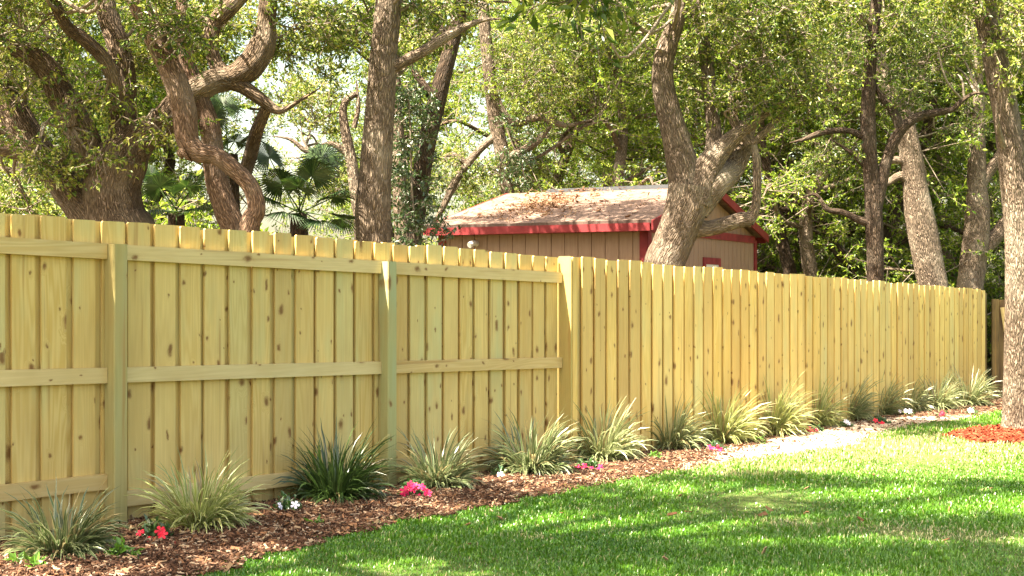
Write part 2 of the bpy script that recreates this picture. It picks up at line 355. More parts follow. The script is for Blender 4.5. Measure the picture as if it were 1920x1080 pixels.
def mat_shingle():
    m, nt, out = newmat('asphalt_shingle'); t = NT(nt); tc = t.n('ShaderNodeTexCoord')
    br = t.n('ShaderNodeTexBrick'); t.l(tc.outputs['Object'], br.inputs['Vector'])
    at = t.n('ShaderNodeAttribute'); at.attribute_name = 'bark'; t.l(at.outputs['Vector'], br.inputs['Vector'])
    br.inputs['Scale'].default_value = 1; br.inputs['Brick Width'].default_value = .3; br.inputs['Row Height'].default_value = .14; br.inputs['Mortar Size'].default_value = .006
    br.inputs['Color1'].default_value = (.15, .095, .07, 1); br.inputs['Color2'].default_value = (.23, .15, .115, 1); br.inputs['Mortar'].default_value = (.07, .045, .04, 1)
    f, _ = t.noise(at.outputs['Vector'], 60, 3, .7); f2, _ = t.noise(at.outputs['Vector'], 1.4, 4, .6)
    c = t.mix(t.mapr(f, .3, .7, 0, .5), br.outputs[0], (.27, .19, .145)); c = t.mix(t.mapr(f2, .55, .7, 0, .5), c, (.20, .13, .09))
    t.bsdf(out, c, .9, t.bump(t.math('ADD', f, t.math('MULTIPLY', br.outputs['Fac'], -1.0)), .5, .01), .15); return m
M['shingle'] = mat_shingle()

# ------------------------------------------------------------------ ground
def grid_sheet(xs, ys, zf):
    X, Y = np.meshgrid(xs, ys, indexing='ij'); Z = zf(X, Y); V = np.stack([X, Y, Z], -1).reshape(-1, 3)
    ny = len(ys); i = np.arange(len(xs)-1)[:, None]*ny; j = np.arange(ny-1)[None]
    a = (i+j).ravel(); return V, np.stack([a, a+ny, a+ny+1, a+1], -1)
xs = np.concatenate([np.linspace(-160, -22, 20), np.linspace(-20, 20, 81), np.linspace(22, 160, 20)])
ys = np.concatenate([np.linspace(-60, -2, 12), np.linspace(0, 30, 61), np.linspace(33, 240, 36)])
V, Fq = grid_sheet(xs, ys, lambda x, y: gz(x, y)-.03)
tag(make('ground', [chunk(V, Fq)], M['soil']), kind='structure')
EDGE_PX = [(370,1082),(470,1052),(560,1028),(640,1008),(740,982),(860,962),(1000,935),(1120,912),(1200,897),(1300,880),(1400,862),(1500,850),(1590,838),(1650,812),(1720,796),(1800,788),(1850,776),(1880,772)]
ep = np.array([sd(*G(x, y)[:2]) for x, y in EDGE_PX]); ep = ep[np.argsort(ep[:, 0])]
def edge(s):
    e = np.interp(s, ep[:, 0], ep[:, 1], left=ep[0, 1], right=ep[-1, 1])
    return e + .035*np.sin(s*9.1)+.025*np.sin(s*23.7+1)
# lawn sheet and bed sheet, laid in fence coordinates
ss = np.linspace(-9, 30, 320)
def strip(d0, d1, nd, zoff, bump, extra=None):
    V, A = [], []
    for s in ss:
        a, b = d0(s), d1(s)
        for k in range(nd):
            q = k/(nd-1); d = a+(b-a)*q**1.5 if nd > 20 else a+(b-a)*q
            p = sdxyz(s, d); p[2] += zoff + bump(s, d, q); V.append(p); A.append((s, d, extra(s, d, q) if extra else 0))
    a = (np.arange(len(ss)-1)[:, None]*nd+np.arange(nd-1)[None]).ravel()
    return chunk(V, np.stack([a, a+nd, a+nd+1, a+1], -1), 0, np.array(A))
tag(make('lawn', [strip(lambda s: edge(s), lambda s: 30.0, 40, 0.0, lambda s, d, q: .012*math.sin(s*1.7+d*.8)+.008*math.sin(d*3.1))], M['lawn']), kind='structure')
def sandy(s, d, q):
    # where the bark has worn off and pale sand shows: along the lawn edge from the middle of the fence onward
    return float(np.interp(s, [-5, 1.5, 3.5, 6, 8, 10.5, 13, 15], [-.2, -.1, .15, .45, .75, .8, .45, .1])) + (q-.6)*.55
bedc = strip(lambda s: -.03, lambda s: edge(s)+.06, 18, .014, lambda s, d, q: .02*math.sin(3.1*q)-.035*q**8+.008*math.sin(s*13+d*9)*math.sin(d*17+s*3), sandy)
tag(make('bed_soil', [bedc], M['bed']), kind='structure')

# bark chips and dry leaf litter on the bed
def chips(n, P, size, mi=0, tilt=.5):
    ax = unit(np.stack([rng.normal(size=n), rng.normal(size=n), rng.normal(size=n)*tilt*.6], -1))
    nr = unit(np.stack([rng.normal(size=n)*tilt, rng.normal(size=n)*tilt, np.ones(n)], -1)); sv = unit(np.cross(ax, nr)); nr = np.cross(sv, ax)
    L = (size*rng.uniform(.4, 1.5, n))[:, None]*.5; w = L*rng.uniform(.18, .5, n)[:, None]; th = .003
    a = [P-ax*L-sv*w, P+ax*L-sv*w*.7, P+ax*L+sv*w*.6, P-ax*L+sv*w]
    V = np.stack([q-nr*th for q in a]+[q+nr*th for q in a], 1).reshape(-1, 3); k = np.arange(n)[:, None]*8
    return chunk(V, np.concatenate([k+BOXF[i][None] for i in (1, 2, 3, 4, 5)]), mi)
def bed_points(n, s0, s1, dens_pow=1.0):
    s = s0+(s1-s0)*rng.uniform(0, 1, n)**dens_pow; e = edge(s); q = rng.uniform(0, 1.04, n); d = q*e
    x = P0[0]+s*U[0]+d*N[0]; y = P0[1]+s*U[1]+d*N[1]
    sand = np.interp(s, [-5, 1.5, 3.5, 6, 8, 10.5, 13, 15], [-.2, -.1, .15, .45, .75, .8, .45, .1])+(q-.6)*.55
    keep = rng.uniform(0, 1, n) > np.clip((sand-.25)*2.4, 0, .93)
    return np.stack([x, y, gz(x, y)+.014+.02*np.sin(3.1*q)+.006], -1)[keep]
P = bed_points(74000, -3, 18, 1.5); P[:, 2] += rng.uniform(0, .012, len(P))
tag(make('mulch', [chips(len(P), P, .025)], M['chip'], smooth=False), 'shredded brown bark mulch covering the bed at the foot of the fence', 'mulch', kind='stuff')
P = bed_points(3500, -3, 18, 1.3); P[:, 2] += .01
Yl = 9+9*rng.uniform(-.2, 1, 110); Xl = rng.uniform(-.4, .4, 110)*Yl; kp = sd(Xl, Yl)[1] > edge(sd(Xl, Yl)[0])+.05
P = np.vstack([P, np.stack([Xl, Yl, gz(Xl, Yl)+.03], -1)[kp]])
tag(make('leaf_litter', [chips(len(P), P, .045, tilt=.8)], M['litter'], smooth=False), 'dry brown leaf litter scattered over the mulch bed and the lawn', 'leaf litter', kind='stuff')

# turf blades
def turf(n, s_rng, ymax, hgt, ymin=5.8):
    Y = ymin*(ymax/ymin)**rng.uniform(0, 1, n); fx = rng.uniform(-1.06, 1.06, n)*.3765; X = fx*Y
    s, d = sd(X, Y); e = edge(s)
    pn = np.sin(X*1.9+1)*np.sin(Y*1.3+X*.7)+.6*np.sin(X*4.3-Y*2.9)+.4*np.sin(X*9.1+Y*7.3)
    bare = np.zeros(n)
    for bx, by, rx, ry in BARE:
        bare = np.maximum(bare, np.exp(-(((X-bx)/rx)**2+((Y-by)/ry)**2)))
    keep = (d > e-.03-.07*np.abs(np.sin(s*31))*rng.uniform(0, 1, n)) & (rng.uniform(0, 1, n) > bare*.8) & (np.hypot(X-TREE13[0], (Y-TREE13[1])) > (.75)*(1+.07*np.sin(7*np.arctan2(Y-TREE13[1], X-TREE13[0]))))
    thin = np.interp(Y, [11, 13, 16, 22], [1, .75, .6, .6]); keep &= rng.uniform(0, 1, n) < thin
    X, Y, pn, bare = X[keep], Y[keep], pn[keep], bare[keep]; n = len(X); Z = gz(X, Y)-.004
    h = hgt*rng.uniform(.55, 1.35, n)*(1+.18*pn)*(Y/8)**.25; az = rng.uniform(0, 6.28, n); lean = rng.uniform(.1, .9, n)
    dx, dy = np.cos(az)*lean, np.sin(az)*lean; wd = .0034*rng.uniform(.7, 1.3, n)*(Y/8)**.6
    sx, sy = np.cos(az+1.57+rng.uniform(-.8, .8, n)), np.sin(az+1.57)
    b = np.stack([X, Y, Z], -1); sv = np.stack([sx, sy, 0*sx], -1)*wd[:, None]
    mid = b+np.stack([dx*h*.25, dy*h*.25, h*.6], -1); tip = b+np.stack([dx*h*.9, dy*h*.9, h*np.sqrt(np.clip(1-lean**2*.6, .2, 1))], -1)
    V = np.stack([b-sv, b+sv, mid+sv*.8, mid-sv*.8, tip], 1).reshape(-1, 3); k = np.arange(n)[:, None]*5
    g = np.clip(rng.normal(.42, .2, n)+.12*pn, 0, .9); g = np.where(rng.uniform(0, 1, n) < .04+.5*bare+.55*np.exp(-((Y-12.8-.25*X)/1.6)**2), .97, g)  # besides worn spots, extra straw blades paint a sunlit band across the lawn
    A = np.repeat(np.stack([0*g+.5, 0*g, g], -1)[:, None], 5, 1).reshape(-1, 3)
    return [chunk(V, k+np.array([[0, 1, 2, 3]]), 0, A), chunk(V, k+np.array([[3, 2, 4]]), 0, A)]
TREE13 = G(1912, 822)
BARE = [(*G(1700, 1000)[:2], .35, .3), (*G(1830, 1010)[:2], .5, .22), (*G(1480, 985)[:2], .2, .15), (*G(1500, 880)[:2], .5, .3), (*G(1640, 835)[:2], .7, .5), (*G(1740, 860)[:2], .5, .3), (*G(1400, 890)[:2], .3, .2), (*G(1000, 1010)[:2], .1, .1)]
tag(make('lawn_grass', turf(560000, None, 22, .034), M['turf'], smooth=False), 'green turf grass of the lawn, worn thin and straw coloured in places, with a painted sunlit band', 'grass', kind='stuff')
# red mulch ring round the foreground trunk
a = rng.uniform(0, 6.28, 5200); r = .75*np.sqrt(rng.uniform(0, 1, 5200))*(1+.06*np.sin(a*7))
X, Y = TREE13[0]+r*np.cos(a), TREE13[1]+r*np.sin(a); P = np.stack([X, Y, gz(X, Y)+.012+.11*np.clip(1-(r/.75)**2, 0, 1)], -1)
rr = np.linspace(0, .77, 14)[:, None]; aa = np.linspace(0, 6.2832, 49)[None, :-1]
RX, RY = TREE13[0]+rr*(1+.06*np.sin(aa*7))*np.cos(aa), TREE13[1]+rr*(1+.06*np.sin(aa*7))*np.sin(aa)
Vm = np.stack([RX, RY, gz(RX, RY)+.006+.11*np.clip(1-(rr/.75)**2, 0, 1)+0*aa], -1).reshape(-1, 3)
i = np.arange(13)[:, None]*48; j = np.arange(48)[None]; Fm = np.stack([i+j, i+48+j, i+48+(j+1) % 48, i+(j+1) % 48], -1).reshape(-1, 4)
tag(make('red_mulch', [chunk(Vm, Fm), chips(5200, P, .06)], M['redchip'], smooth=False), 'red dyed mulch mounded round the foot of the foreground oak', 'mulch', kind='stuff')

# ------------------------------------------------------------------ fences
RZ = math.atan2(U[1], U[0])            # local x runs along the fence, local -y toward the lawn
def ztop(s): return 1.89-.0243*s
def fence_part(name, chunks, mat, root, s, z=0.0, tilt=0.0):
    o = make(name, chunks, mat, None, loc=(0, 0, 0), rotz=1e-9, smooth=False)
    o.parent = root; o.location = (s, 0, z); o.rotation_euler = (0, tilt, 0); return o
def board_mesh(w, h, d0, d1, ear=.010, bow=0.0):
    """dog-eared picket, foot at z=0; d positive toward the lawn (local -y)"""
    x = w/2; e = ear*rng.uniform(.7, 1.2); P = [(-x, 0), (x, 0), (x+bow, h*.5), (x, h-e), (x-e*.8, h), (-x+e*.8, h), (-x, h-e), (-x+bow, h*.5)]
    return prism(P, -d1, -d0, lambda a, b, hh: (a, hh, b))
rootL = empty('wooden_fence', (*P0, 0), 'yellow pine fence section with its rails and posts showing, nearest the camera', 'fence')
rootL.rotation_euler[2] = RZ
S3 = 4.70
front = np.arange(-3.82, S3-.08, .2)
post_s = [-2.48, -.035, 2.385]
for k, s in enumerate(front):
    s += rng.uniform(-.006, .006); zb = np.interp(s, [-12, 0, 8, 17], [.2, .04, -.12, -.205])-.06; zt = ztop(s)+rng.uniform(-.012, .01)
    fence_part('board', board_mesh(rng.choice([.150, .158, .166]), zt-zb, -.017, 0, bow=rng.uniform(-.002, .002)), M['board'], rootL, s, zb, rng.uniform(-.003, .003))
    s2 = s+.1; zt2 = ztop(s2)+rng.uniform(-.014, .006)
    if s2 < S3-.03: fence_part('board', board_mesh(.145, zt2-zb, -.0445, -.0265), M['board'], rootL, s2, zb, rng.uniform(-.003, .003))
for s in post_s:
    zb = -.3; zt = (1.455+1.45-1.45+.29) - .0243*s
    fence_part('post', bevbox(-.049, .049, -.1015, -.0015, 0, zt-zb, .006), M['post'], rootL, s, zb)
bays = [(-3.9, -2.532), (-2.428, -.087), (.017, 2.333), (2.437, S3-.03)]
for i, (a, b) in enumerate(bays):
    for zc, hh in ((1.745-.045, .092), (1.0-.045, .092), (.305-.045, .092)):
        z0 = zc-.0243*a if hh else 0; z1 = zc-.0243*b
        if zc < .5: z0, z1 = [(.40,.365),(.355,.32),(.20,.155),(.157,.118)][i]
        L = b-a; P = [(0, -hh/2), (L, z1-z0-hh/2), (L, z1-z0+hh/2), (0, hh/2)]
        fence_part('rail', prism(P, -.0395, -.0015, lambda p, q, r_: (p, r_, q)), M['rail'], rootL, a, z0)
# right-hand section: boards on the lawn side
rootR = empty('wooden_fence', (*sdxyz(S3, 0)[:2], 0), 'yellow pine fence section whose upright boards hide its rails, running away right', 'fence')
rootR.rotation_euler[2] = RZ
SE = 15.85
def rel(s): return s-S3
zt = ztop(S3)
fence_part('post', bevbox(-.0, .08, -.0905, -.0015, 0, ztop(S3)-.06+.3, .006), M['post'], rootR, 0, -.3)
HB = ztop(S3)+.06+.0; P = [(.022, 0), (-.128, 0), (-.128, HB-.03), (-.108, HB), (.002, HB), (.022, HB-.03)]   # closing board turned across the line of the fence
fence_part('closing_board', prism(P, -.0225, -.0045, lambda a, b, hh: (hh, a, b)), M['shade_board'], rootR, 0, -.06)
fence_part('post', bevbox(-.0455, .0455, -.10, .0, 0, ztop(SE)-.05+.4, .006), M['old'], rootR, rel(SE)+.1, -.4)
D0 = .094
frontR = np.arange(S3+.035, SE, .2)
backs = []
for k, s in enumerate(frontR):
    zb = np.interp(s, [-12, 0, 8, 17], [.2, .04, -.12, -.205])-.06+rng.uniform(-.02, .02); z1 = ztop(s)+rng.uniform(-.014, .008)
    w = rng.choice([.154, .162, .170]) if k else .07
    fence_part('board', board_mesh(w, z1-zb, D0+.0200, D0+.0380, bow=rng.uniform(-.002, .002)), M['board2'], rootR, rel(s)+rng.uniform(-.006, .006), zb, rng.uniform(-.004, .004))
    for c in board_mesh(.144, z1-zb-rng.uniform(-.004, .008), D0-.0135, D0+.0035):
        backs.append((c[0]+np.array([rel(s)+.1, 0, zb]), c[1], 0, None))
ob = fence_part('backing_board', backs, M['backing'], rootR, 0); ob['kind'] = 'stuff'
for zc in (1.69, .95, .2):
    a, b = S3+.05, SE; z0, z1 = zc-.0243*a, zc-.0243*b; P = [(0, -.045), (b-a, z1-z0-.045), (b-a, z1-z0+.045), (0, .045)]
    fence_part('rail', prism(P, -D0+.020, -D0+.058, lambda p, q, r_: (p, r_, q)), M['rail'], rootR, rel(a), z0)
# old fence running off behind the foreground oak
q0 = sdxyz(SE+.35, .2); ang = math.radians(-12)
rootO = empty('weathered_fence', (*q0[:2], 0), 'old dark brown fence with a slipped board, beyond the new fence', 'fence')
rootO.rotation_euler[2] = ang
ox = 0.0
for k in range(26):
    w = rng.uniform(.12, .15); h = 1.62+rng.uniform(-.03, .03)
    fence_part('board', board_mesh(w, h, 0, .018), M['old'], rootO, ox+w/2, -.25, rng.uniform(-.02, .02) if k != 1 else .0); ox += w+(.03 if k != 0 else .09)
for z in (1.12, .55): fence_part('rail', box(0, ox, .001, .04, -.045, .045) and [box(0, ox, .001, .04, -.045, .045)], M['old'], rootO, 0, z)
fence_part('post', bevbox(-.05, .05, -.12, -.02, 0, 1.64, .006), M['old'], rootO, -.05, -.28)
fence_part('board', board_mesh(.11, 1.05, .02, .038), M['rail'], rootO, .24, .2, -.15)['label'] = 'pale slipped board leaning against the old boards'

# ------------------------------------------------------------------ shed
C0 = np.array([1.84, 18.0]); la = math.radians(62.5); LD = np.array([-math.sin(la), math.cos(la)]); GD = np.array([math.cos(la), math.sin(la)])
SL, SWd = 3.45, 5.1; ZG = -.2; ZE = 2.30; RISE = .63
shed = empty('garden_shed', (*C0, ZG), 'tan garden shed with red trim and shingled gable roof, seen over the fence', 'shed')
def L3(l, g, z): return (C0[0]+LD[0]*l+GD[0]*g, C0[1]+LD[1]*l+GD[1]*g, z)
def lbox(l0, l1, g0, g1, z0, z1, mi=0):
    return chunk([L3(l0,g0,z0),L3(l1,g0,z0),L3(l1,g1,z0),L3(l0,g1,z0),L3(l0,g0,z1),L3(l1,g0,z1),L3(l1,g1,z1),L3(l0,g1,z1)], BOXF, mi)
ov = .16
# walls: long wall (g = ov) and gable wall (l = 0 side), grooved panels
wl0, wl1, wg0, wg1 = .12, SL-.12, .16, SWd-.16
cs = []
step = .203
def panels(a0, a1, f):
    a = a0
    while a < a1-1e-6:
        b = min(a+step, a1); cs.extend(f(a+.006, b-.006)); a = b
panels(wl0, wl1, lambda a, b: [lbox(a, b, wg0, wg0+.03, ZG, ZE+.06)])
panels(wl0, wl1, lambda a, b: [lbox(a, b, wg1-.03, wg1, ZG, ZE+.06)])
cs.append(lbox(wl0, wl1, wg0+.012, wg0+.05, ZG, ZE+.05)); 
def gh(g): return ZE + .07 + RISE*(1-abs(g-SWd/2)/(SWd/2))
def gpanel(a, b, l0, l1):
    V = [L3(l0,a,ZG),L3(l1,a,ZG),L3(l1,b,ZG),L3(l0,b,ZG),L3(l0,a,gh(a)-.05),L3(l1,a,gh(a)-.05),L3(l1,b,gh(b)-.05),L3(l0,b,gh(b)-.05)]
    return [chunk(V, BOXF)]
for (l0, l1) in ((wl0, wl0+.03), (wl1-.03, wl1)):
    panels(wg0, SWd/2, lambda a, b: gpanel(a, b, l0, l1)); panels(SWd/2, wg1, lambda a, b: gpanel(a, b, l0, l1))
    lb = l0+.012; cs.extend(gpanel(wg0, SWd/2, lb, lb+.012)); cs.extend(gpanel(SWd/2, wg1, lb, lb+.012))
wall = make('wall', cs, M['siding'], shed, smooth=False)
# roof slabs
def slab(g0, g1, z0, z1, th=.05):
    V = [L3(-.02,g0,z0),L3(SL+.02,g0,z0),L3(SL+.02,g1,z1),L3(-.02,g1,z1)]; V2 = [(x,y,z+th) for x,y,z in V]
    lw = SL; sl = math.hypot(g1-g0, z1-z0)
    A = np.array([(0,0,0),(lw,0,0),(lw,sl,0),(0,sl,0)]*2, float)
    return chunk(V+V2, BOXF, 0, A)
roof = make('roof', [slab(-.02, SWd/2, ZE+.075, ZE+.075+RISE), slab(SWd+.02, SWd/2, ZE+.075, ZE+.075+RISE)], M['shingle'], shed, smooth=False)
rz = ZE+.075+RISE+.05
make('ridge_cap', [chunk([L3(-.03,SWd/2-.11,rz-.03),L3(SL*.8,SWd/2-.11,rz-.03),L3(SL*.8,SWd/2,rz+.045),L3(-.03,SWd/2,rz+.045),L3(SL*.8,SWd/2+.11,rz-.03),L3(-.03,SWd/2+.11,rz-.03)], [[0,1,2,3],[3,2,4,5]])], M['ridge'], roof, loc=(0, 0, 0), smooth=False)
def trim(name, chs): return make(name, chs, M['red'], shed, smooth=False)
trim('fascia', [lbox(-.0, SL, -.045, -.02, ZE-.02, ZE+.085)])
trim('fascia', [lbox(-.0, SL, SWd+.02, SWd+.045, ZE-.02, ZE+.085)])
trim('soffit', [lbox(0.001, SL-.001, -.018, wg0-.002, ZE-.02, ZE-.002)])
for (l0, l1) in ((-.05, -.021), (SL+.021, SL+.05)):
    for sgn in (0, 1):
        def rg(t): return t if sgn == 0 else SWd-t
        V = []
        for t, zz in ((-.045, ZE+.0), (SWd/2, ZE+.015+RISE)):
            for l in (l0, l1):
                for dz in (-.01, .115): V.append(L3(l, rg(t), zz+dz))
        trim('rake_board', [chunk(V, [[0,1,3,2],[4,6,7,5],[0,4,5,1],[2,3,7,6],[1,5,7,3],[0,2,6,4]])])
trim('corner_board', [lbox(wl0-.02, wl0+.1, wg0-.022, wg0-.001, ZG, ZE-.021)]); trim('corner_board', [lbox(wl0-.024, wl0-.002, wg0-.022, wg0+.11, ZG, ZE+.05)])
trim('corner_board', [lbox(wl1-.1, wl1+.02, wg0-.022, wg0-.001, ZG, ZE-.021)])
trim('corner_board', [lbox(wl0-.024, wl0-.002, wg1-.10, wg1+.02, ZG, ZE+.02)])
trim('band_board', [lbox(wl0-.026, wl0-.003, wg0+.112, wg1-.102, ZE-.03, ZE+.085)])
wz = 1.985; wga = 2.36; wgb = 3.12
wn = make('window', [lbox(wl0-.028, wl0-.002, wga, wgb, wz-.10, wz), lbox(wl0-.028, wl0-.002, wga, wga+.09, wz-.85, wz-.10), lbox(wl0-.028, wl0-.002, wgb-.09, wgb, wz-.85, wz-.10), lbox(wl0-.028, wl0-.002, wga, wgb, wz-.95, wz-.85)], M['red'], shed, smooth=False)
make('sash', [lbox(wl0-.02, wl0-.003, wga+.092, wgb-.092, wz-.14, wz-.102), lbox(wl0-.02, wl0-.003, wga+.092, wga+.13, wz-.84, wz-.14), lbox(wl0-.02, wl0-.003, wgb-.13, wgb-.092, wz-.84, wz-.14)], M['pvc'], wn, loc=(0, 0, 0), smooth=False)
make('pane', [lbox(wl0-.010, wl0-.006, wga+.131, wgb-.131, wz-.84, wz-.141)], M['pvc'], wn, loc=(0, 0, 0), smooth=False)
for nm in ('sash', 'pane', 'ridge_cap'):
    for o in [o for o in bpy.data.objects if o.name.startswith(nm)]:
        me = o.data; v = np.zeros(len(me.vertices)*3, np.float32); me.vertices.foreach_get('co', v); v = v.reshape(-1, 3)-np.array([*C0, ZG], np.float32); me.vertices.foreach_set('co', v.ravel())
louv = []
for k in range(8): louv.append(lbox(wl0-.03, wl0-.002, SWd/2-.32, SWd/2-.02, ZE+.28+k*.05, ZE+.31+k*.05))
make('gable_vent', louv, M['siding'], shed, smooth=False)
# vent pipe elbow on the long wall
vp = [L3(SL-.72, wg0, 2.16), L3(SL-.72, wg0-.10, 2.16), L3(SL-.70, wg0-.17, 2.13)]
make('vent_pipe', tube(catmull(vp, 5), np.full(11, .042), 14), M['pvc'], shed)
# storm debris on the shed roof (needles and twigs)
n = 480; l = np.clip(rng.normal(SL*.66, .34, n), .1, SL-.1); g = np.clip(rng.normal(.55, .22, n), .03, .97)*SWd/2
n2_ = 160; l = np.concatenate([l, rng.uniform(.1, SL-.1, n2_)]); g = np.concatenate([g, rng.uniform(.03, .98, n2_)*SWd/2]); n += n2_
P = np.stack([C0[0]+LD[0]*l+GD[0]*g, C0[1]+LD[1]*l+GD[1]*g, ZE+.075+.05+RISE*g/(SWd/2)+rng.uniform(.005, .05, n)], -1)
tw = thin_tubes(P-unit(rng.normal(size=(n, 3))*np.array([1, 1, .25]))*.09, P+unit(rng.normal(size=(n, 3))*np.array([1, 1, .25]))*.09, .003, .002)
tag(make('roof_litter', [chips(n, P, .055, tilt=.7), (tw[0], tw[1], 0, None)], M['litter'], smooth=False), 'brown heap of fallen needles and twigs on the shed roof', 'debris', kind='stuff')

# ------------------------------------------------------------------ trees
ROOTS = []
def limb(pts, Y, n=7, seg=16, lump=.07, dY=None):
    """pts: (px, py, rpx) or (px, py, rpx, dY) at distance Y -> real positions and radii"""
    P = np.array([W(p[0], p[1], Y+(p[3] if len(p) > 3 else 0)) for p in pts]); R = np.array([p[2]/F*(Y+(p[3] if len(p) > 3 else 0)) for p in pts])
    Q = catmull(P, n); Rr = np.interp(np.linspace(0, 1, len(Q)), np.linspace(0, 1, len(R)), R)
    return Q, Rr
def to_ground(pts, Y, flare=1.25):
    x, y, r = pts[0][:3]; p = W(x, y, Y); zg = float(gz(p[0], Y))-.15; h = p[2]-zg
    yy = HOR+(H-zg)*F/Y
    return [(x+(x-pts[1][0])*.3, yy, r*flare*1.15), (x+(x-pts[1][0])*.15, y+(yy-y)*.45, r*1.08)]+list(pts)
UPPER = {  # boughs above the picture's top edge: (px, py, dY, rx, ry, rd, n); they shade trunks, shed and fence
 'massive': [(60,-150,-1.2,190,50,1.3,43),(330,-130,-1.5,160,50,1.2,37),(-150,-120,-1,150,60,1.2,24)],
 'tall straight': [(540,-170,-.6,150,60,1.2,31),(740,-120,-.2,120,40,.8,22)],
 'dark slanting': [(760,-110,2.6,150,40,1.1,46),(900,-125,2.4,130,40,1.1,46),(1030,-130,2.2,110,40,1.0,37),(640,-100,2.6,110,40,1.0,24)],
 'forked oak': [(1130,-130,-1.2,140,50,1.1,37),(1330,-120,-1.4,120,40,1.0,24),(960,-150,.4,120,50,1.2,24)],
 'slim dark': [(1500,-120,-1.6,150,50,1.3,31),(1700,-110,-1.2,110,40,1.2,24)],
 'thick pale': [(1600,-90,-.5,120,50,1.4,27)], 'double trunk': [(1820,-80,-1.5,120,50,1.4,31)],
 'foreground oak': [(1620,-200,.5,170,60,1.3,22),(1850,-240,-1,150,60,1.4,27)]}
def add_tree(name, label, Y, trunk, limbs=(), blobs=(), bark='bark', leaf='leaf', group=None, seg=18, ground=True, leafsize=.058, K=7, Mn=18, lump=.07, bare=0):
    for k_, v_ in UPPER.items():
        if (k_+' ') in label and label.index(k_) < 22: blobs = list(blobs)+v_; break
    pts = to_ground(trunk, Y) if ground else trunk
    Q, R = limb(pts, Y, seg=seg); base = Q[0].copy()
    if ground: base[2] = gz(base[0], base[1])
    root = empty(name, base, label, 'tree', group)
    ch = tube(Q, R, seg, lump); nodes = [Q[len(Q)//3:]]; 
    for lb in limbs:
        q, r = limb(lb, Y)
        if lb[-1][2] < 9.5 and lb[-1][1] > 0: r = r*np.interp(np.linspace(0, 1, len(r)), [0, .6, 1], [1, .85, .25])
        ch += tube(q, r, max(8, seg-4), lump); nodes.append(q)
    make('trunk', ch, M[bark], root)
    if blobs:
        ND = np.vstack(nodes); C, tw = [], []
        for b in blobs:
            px, py, dYb, rx, ry, rd, n = b
            c = W(px, py, Y+dYb); yy = Y+dYb
            u = unit(rng.normal(size=(n, 3)))*rng.uniform(.15, 1, (n, 1))**.45
            pc = c+u*np.array([rx/F*yy, rd, ry/F*yy])
            # two or three bough lines from the limb into the blob, then twigs off them
            near = ND[np.argmin(np.linalg.norm(ND-c, axis=1))]
            hubs = []
            for h_ in range(max(2, n//9)):
                tgt = c+unit(rng.normal(size=3))*np.array([rx/F*yy, rd, ry/F*yy])*.6
                st = ND[np.argmin(np.linalg.norm(ND-tgt, axis=1)+rng.uniform(0, .6, len(ND)))]
                dst = np.linalg.norm(tgt-st); m1 = st+(tgt-st)*.35+rng.normal(size=3)*.13*dst; m2 = st+(tgt-st)*.7+rng.normal(size=3)*.13*dst
                q = catmull([st, m1, m2, tgt], 6); tw += tube(q, np.linspace(.012+.007*dst, .006, len(q)), 6, 0); hubs.append(q[6:])
            hubs = np.vstack(hubs)
            d = np.linalg.norm(hubs[None]-pc[:, None], axis=2); hb = hubs[np.argmin(d, 1)]
            mid = (hb+pc)/2+rng.normal(size=pc.shape)*.08; t1 = thin_tubes(hb, mid, .008, .0055); t2 = thin_tubes(mid, pc, .0055, .004); tw += [t1, t2]
            C.append(pc)
        C = np.vstack(C); dirs = unit(C-C.mean(0)); t_, lv = sprays(C, K, Mn, leaf=leafsize, dirs=dirs*.5)
        make('branches', tw+t_, M['twig'], root); make('crown', [lv], M[leaf], root, smooth=False)
    ROOTS.append(root); return root

# 1 the great twisted oak at the left
add_tree('oak_tree', 'massive old oak with a thick dark trunk forking into twisted limbs at far left', 13.0,
    [(236,470,70),(216,405,60),(212,350,55),(226,300,54),(236,268,46)],
    [[(236,285,44),(262,255,36),(298,235,30),(340,190,27,-.1),(392,156,24,-.1),(428,148,22),(466,128,26),(492,88,25),(500,45,18),(503,-40,14)],
     [(425,152,20),(405,118,13),(396,85,13),(402,45,14),(428,15,16),(470,-30,15)],
     [(424,150,17),(455,162,15),(486,184,14),(513,204,11),(530,207,8),(560,190,7),(600,165,5)],
     [(236,290,36),(230,220,25),(230,150,23),(222,90,21),(205,40,20),(188,-30,18)],
     [(218,205,14,-.2),(215,155,13,-.3),(196,110,13,-.4),(160,75,12,-.5),(122,45,11,-.6),(92,-20,10,-.7)],
     [(205,330,34),(170,290,30,-.1),(150,240,27,-.2),(120,190,26,-.2),(90,130,22,-.3),(40,95,18,-.4),(-40,70,16,-.4)],
     [(135,185,16,-.3),(130,215,15,-.35),(136,238,11,-.35)],
     [(190,440,44),(150,385,36),(112,335,32),(66,280,32),(22,205,30),(-40,140,30)],
     [(95,300,22),(60,262,20),(20,240,16),(-50,235,14)],[(80,300,17),(40,285,18),(-40,262,18)],
     [(500,200,10),(480,250,12,.3),(470,290,13,.5),(458,330,13,.6)]],
    [(85,290,-.5,45,45,.4,10),(45,140,-.3,80,60,.8,16),(205,300,-.5,25,14,.3,2),(300,90,.5,80,90,.7,24),(60,30,-.4,110,60,.8,26),(30,390,.8,70,40,.6,18),(180,170,-.5,50,30,.4,6),(290,235,-.4,30,16,.3,3),(560,60,.4,70,70,.7,22),(390,30,.8,60,50,.5,14)],
    'bark', seg=28, lump=.09)
